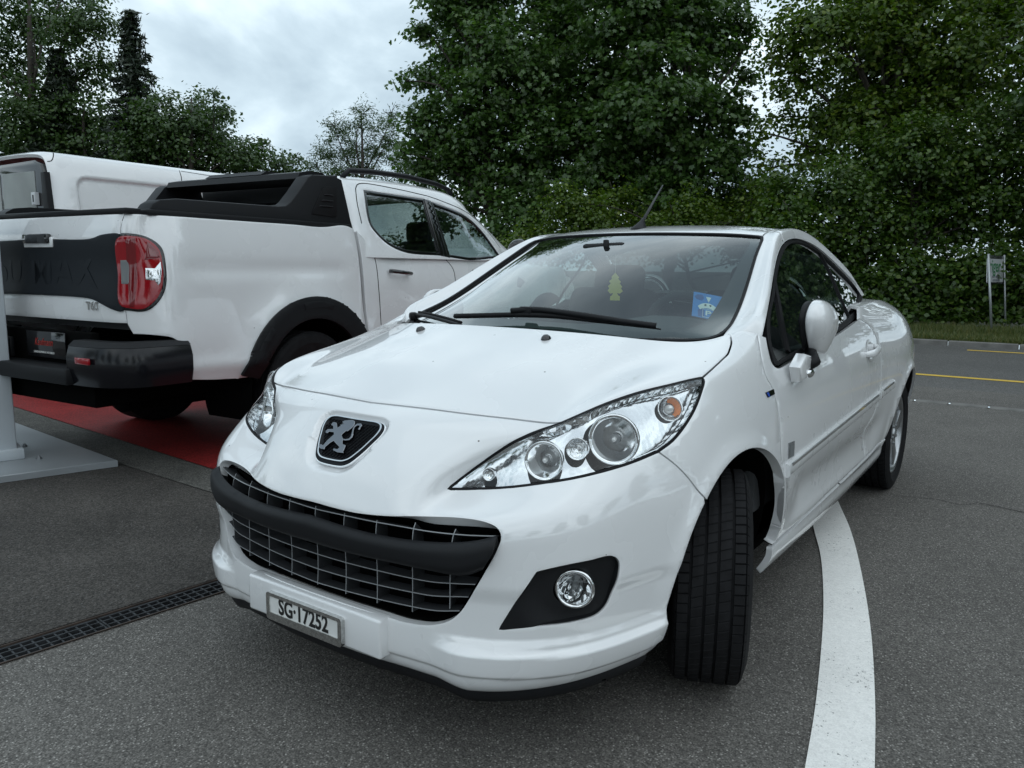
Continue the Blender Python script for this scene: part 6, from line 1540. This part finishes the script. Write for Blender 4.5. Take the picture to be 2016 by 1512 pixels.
# rear bumper
mat('bumper_black', (.007, .007, .009), .18, spec=.4)
def prof_sweep(name, plan, prof, m):
    P = [np.array([a, b, 0.]) for a, b in plan]; V = []; F = []; n = len(prof); k = len(P)
    for i in range(k):
        t = P[min(i+1, k-1)]-P[max(i-1, 0)]; t /= np.linalg.norm(t); out_ = np.cross(t, [0, 0, 1])
        for a, z in prof: V.append(tw(P[i]+out_*a+[0, 0, z]))
    for i in range(k-1):
        for j in range(n): F.append((i*n+j, i*n+(j+1) % n, (i+1)*n+(j+1) % n, (i+1)*n+j))
    F += [tuple(range(n))[::-1], tuple(range((k-1)*n, k*n))]
    bm = bmesh.new(); vs_ = [bm.verts.new(tuple(v)) for v in V]; [bm.faces.new([vs_[i] for i in f]) for f in F]; return bobj(name, bm, m, truck, angle=30)
for s in (1, -1):
    pl_ = crspline([(-.93, .935), (-1.10, .93), (-1.24, .90), (-1.33, .80), (-1.36, .66), (-1.365, .50)], .06); pl_ = [(a, b*s) for a, b in pl_]
    pl_ = pl_ if s == -1 else pl_
    sg_ = 1 if s == 1 else -1
    prof_sweep('bumper_end', pl_, [(-.10*sg_, .76), (.0, .755), (.018*sg_, .70), (.018*sg_, .62), (.0, .545), (-.10*sg_, .54)], 'bumper_black')
    prof_sweep('bumper_cap', pl_, [(-.105*sg_, .785), (-.03*sg_, .785), (.004*sg_, .757), (-.105*sg_, .757)], 'black_plastic')
    tbox('bumper_reflector', (-1.388, s*.66, .685), (.012, .13, .035), 'lamp_red', .004)
tbox('bumper_step', (-1.33, 0, .59), (.16, 1.06, .09), 'black_plastic', .015); tbox('bumper_valance', (-1.24, 0, .72), (.05, 1.10, .20), 'dark_inner', .01)
tbox('bumper_socket', (-1.275, .33, .70), (.03, .14, .12), 'black_plastic', .01)
mat('plate_red', (.45, .03, .02), .5); 
tbox('dealer_plate', (-1.285, -.13, .735), (.008, .40, .15), 'gloss_black', .003)
def flat_text(nm, body, c, size, m, sx, bold=0., shear=0.): return text_mesh(nm, body, size, m, truck, (tw(np.array(c)), tdir((0, -1, 0)), np.array([0, 0, 1.]), tdir((-1, 0, 0))), sx=sx, bold=bold, shear=shear, depth=.0004)
flat_text('dealer_script', 'Kaufmann', (-1.2905, -.11, .748), .062, 'plate_red', .75, -.0005, .45); flat_text('dealer_print', 'GARAGE KAUFMANN AG  WITTENBACH', (-1.2905, -.11, .690), .0165, 'plate_white', .70)
# door handles, mirrors, vents, wheels, cabin
for s in (1, -1):
    for x in (.93, 2.02):
        p = [tw(np.array([x+a, s*(.912+b), 1.155+c])) for a, b, c in ((-.11, -.01, .01), (-.095, .028, .008), (0, .036, 0), (.095, .03, -.008), (.11, -.008, -.01))]; V, F = tube(p, .015, 8); mobj('door_handle', V, F, 'gloss_black', truck)
    V, F = lathe([(.0005, .05), (.06, .045), (.085, .02), (.09, -.02), (.07, -.05), (.0005, -.055)], 20, ((0, 0, 0), tdir((1, 0, 0)))); c = tw(np.array([2.50, s*1.02, 1.37])); V = [c+np.array(v)*[1, 1.25, 1] for v in V]; mobj('door_mirror', V, F, 'gloss_black', truck)
    tbox('mirror_arm', (2.50, s*.93, 1.31), (.06, .12, .05), 'gloss_black', .01)
    q = arch_t(2.62, .05, 0, 360, 8)
    tbox('wing_vent', (2.72, s*.905, 1.05), (.13, .016, .10), 'black_plastic', .01, rot=Matrix.Rotation(.35, 3, 'Y'))
mat('truck_rim', (.018, .018, .02), .3, metal=.4)
for x in (0, 3.155):
    for s in (1, -1):
        wheel(tuple(tw(np.array([x, s*.80, .385]))), TA, .385, .255, .235, 6, left=(s == 1), parent=truck, rim_mat='truck_rim')
        p = tw(np.array([x, s*.70, .40])); n = 30; V = []; F = []
        for j in range(n+1):
            a = math.radians(-20+220*j/n)
            for yy in (.90, .45): V.append(tw(np.array([x+.49*math.cos(a), s*yy, .40+.49*math.sin(a)])))
        F = [(2*j, 2*j+1, 2*j+3, 2*j+2) for j in range(n)]; V.append(tw(np.array([x, s*.46, .45]))); F += [(2*j+1, 2*j+3, len(V)-1) for j in range(n)]
        mobj('wheel_housing', V, F, 'dark_inner', truck)
for y in (.38, -.38):
    for x in (1.0, 1.95):
        tbox('seat_back', (x, y, 1.08), (.16, .50, .70), 'interior_grey', .05, rot=Matrix.Rotation(-.25, 3, 'Y')); tbox('head_rest', (x-.10, y, 1.50), (.10, .26, .18), 'interior_grey', .04)
tbox('dashboard', (2.72, 0, 1.13), (.45, 1.5, .24), 'interior', .06)
# bonnet
bon = [(2.55, 1.20), (2.62, 1.235), (3.0, 1.225), (3.6, 1.17), (3.95, 1.10), (4.05, 1.0), (4.06, .80), (3.95, .79), (2.6, 1.1)]
bm = bmesh.new(); prism(bm, bon, -.80, .80, fr_, 0); bobj('bonnet', bm, 'paint', truck, angle=30)
for o in truck.children: o.matrix_parent_inverse = Matrix.Translation((-TX, -TY, 0))

# ================================================================ white van behind the pickup
van = empty('panel_van', 'white panel van with dark rear window standing behind the pickup', 'van', (-1.3, -6.9, 0))
VY, VX0 = -5.85, -1.33            # right flank and rear end, van points away like the pickup
va = .045
def vw(p): p = np.asarray(p, float); c, s = math.cos(va), math.sin(va); return np.stack([VX0-(p[..., 0]*c)+p[..., 1]*s*0-0*p[..., 2], VY-p[..., 0]*s*1.0-p[..., 1], p[..., 2]], -1)
# section: y inwards from the right flank (0..1.95), u runs along the van
sec = [(.03, .35), (.0, .60), (.0, 1.0), (.015, 1.40), (.06, 1.80), (.11, 2.06), (.17, 2.165), (.30, 2.205), (.60, 2.225), (.975, 2.23)]
sec = sec+[(1.95-a, b) for a, b in sec[::-1][1:]]
VG = []
for x, k, zk in [(.0, .97, .985), (.06, .992, .996)]+[(.15+.27*i, 1, 1) for i in range(12)]+[(3.4, 1, .99), (3.9, .98, .93), (4.5, .93, .58), (5.0, .85, .50)]:
    VG.append([(x, .975+(a-.975)*k, b*zk) for a, b in sec])
VS = Surf(vw(np.array(VG))); _n = VS.raw(np.array([[3., 9.]]), True)[1][0]; VS.sgn = 1 if _n[2] > 0 else -1
def vrelief(P):
    x = VX0-P[:, 0]; z = P[:, 2]; k = (P[:, 1] > VY-.8)*1.0
    def rr(x0, x1, z0_, z1_, r): 
        dx = np.maximum(np.maximum(x0+r-x, x-(x1-r)), 0); dz = np.maximum(np.maximum(z0_+r-z, z-(z1_-r)), 0); return r-np.hypot(dx, dz)
    return -k*.030*(smooth01(rr(.22, 1.62, 1.0, 2.0, .12)/.035)+smooth01(rr(1.78, 3.0, 1.0, 2.0, .12)/.035))
VS.feats = [vrelief]; VS.build_bvh(4)
nvv = len(sec)-1
ov = [(u, .0) for u in np.linspace(0, len(VG)-1, 60)]+[(len(VG)-1, v) for v in np.linspace(0, nvv, 60)][1:]+[(u, nvv) for u in np.linspace(len(VG)-1, 0, 60)][1:]+[(0, v) for v in np.linspace(nvv, 0, 60)][1:-1]
panel('van_body', VS, np.array(ov), (), 'paint', van, k=5, rim=.03, step=.03, gap=0, dense=[((1.5, 1.5), (14, 6.5), 16)])
def vline(pts, w_=.004):
    uv = px_curve(VS, pts, 5); 
    if len(uv) > 2: sweep_on('shut_line', VS, resample(VS, uv, .03, False), [(-w_, -.001), (-w_, .0015), (w_, .0015), (w_, -.001)], 'dark_inner', van)
vline([(98, 290), (104, 298), (105, 308), (101, 317), (93, 318)]); vline([(353, 336), (357, 350), (358, 380)]); vline([(356, 337), (400, 344), (440, 350)], .003)
# rear door frame, window, lamp
def vbox(name, c, s, m, bev=0): return box(name, tuple(vw(np.array(c))), s, m, van, rot=Matrix.Rotation(math.pi+va, 3, 'Z'), bev=bev)
def rear_poly(pts, n0, n1, name, m, bev=.006):
    fr__ = (vw(np.array([0., 0, 0])), vw(np.array([0., 1, 0]))-vw(np.array([0., 0, 0])), np.array([0, 0, 1.]), vw(np.array([-1., 0, 0]))-vw(np.array([0., 0, 0])))
    bm = bmesh.new(); prism(bm, pts, n0, n1, fr__, bev, 2); return bobj(name, bm, m, van, angle=40)
rear_poly([(.08, .5), (.06, 1.4), (.12, 1.95), (.19, 2.08), (.32, 2.12), (1.63, 2.12), (1.76, 2.08), (1.83, 1.95), (1.89, 1.4), (1.87, .5)], -.02, .03, 'rear_door', 'gloss_black', .02)
mat('van_blind', (.30, .32, .31), .6, var=(1.5, .25)); rear_poly([(.30, 1.25), (.30, 2.02), (.95, 2.03), (.95, 1.25)], .030, .036, 'rear_pane', 'van_blind', .002); rear_poly([(1.0, 1.25), (1.0, 2.03), (1.65, 2.02), (1.65, 1.25)], .030, .036, 'rear_pane', 'van_blind', .002)
rear_poly([(.045, 1.0), (.03, 1.5), (.085, 2.0), (.16, 2.0), (.15, 1.5), (.15, 1.0)], .0, .05, 'corner_trim', 'black_plastic', .01); rear_poly([(.03, 1.0), (.028, 1.66), (.145, 1.66), (.145, 1.0)], .045, .062, 'tail_lamp', 'lamp_dark_red', .008)
rear_poly([(.24, 1.72), (.24, 1.83), (.31, 1.83), (.31, 1.72)], .036, .075, 'door_latch', 'sign_white', .004); rear_poly([(.26, 1.745), (.26, 1.805), (.275, 1.805), (.275, 1.745)], .075, .079, 'latch_slot', 'dark_inner', 0)
for x in (.9, 3.9):
    for yv in (.14, 1.81): 
        V, F = tyre_mesh(.33, .22, .2, 60); c = vw(np.array([x, yv, .33])); mobj('tyre', [c+np.array(v) for v in V], F, 'tyre_rubber', van, smooth=False)
for o in van.children: o.matrix_parent_inverse = Matrix.Translation((1.3, 6.9, 0))
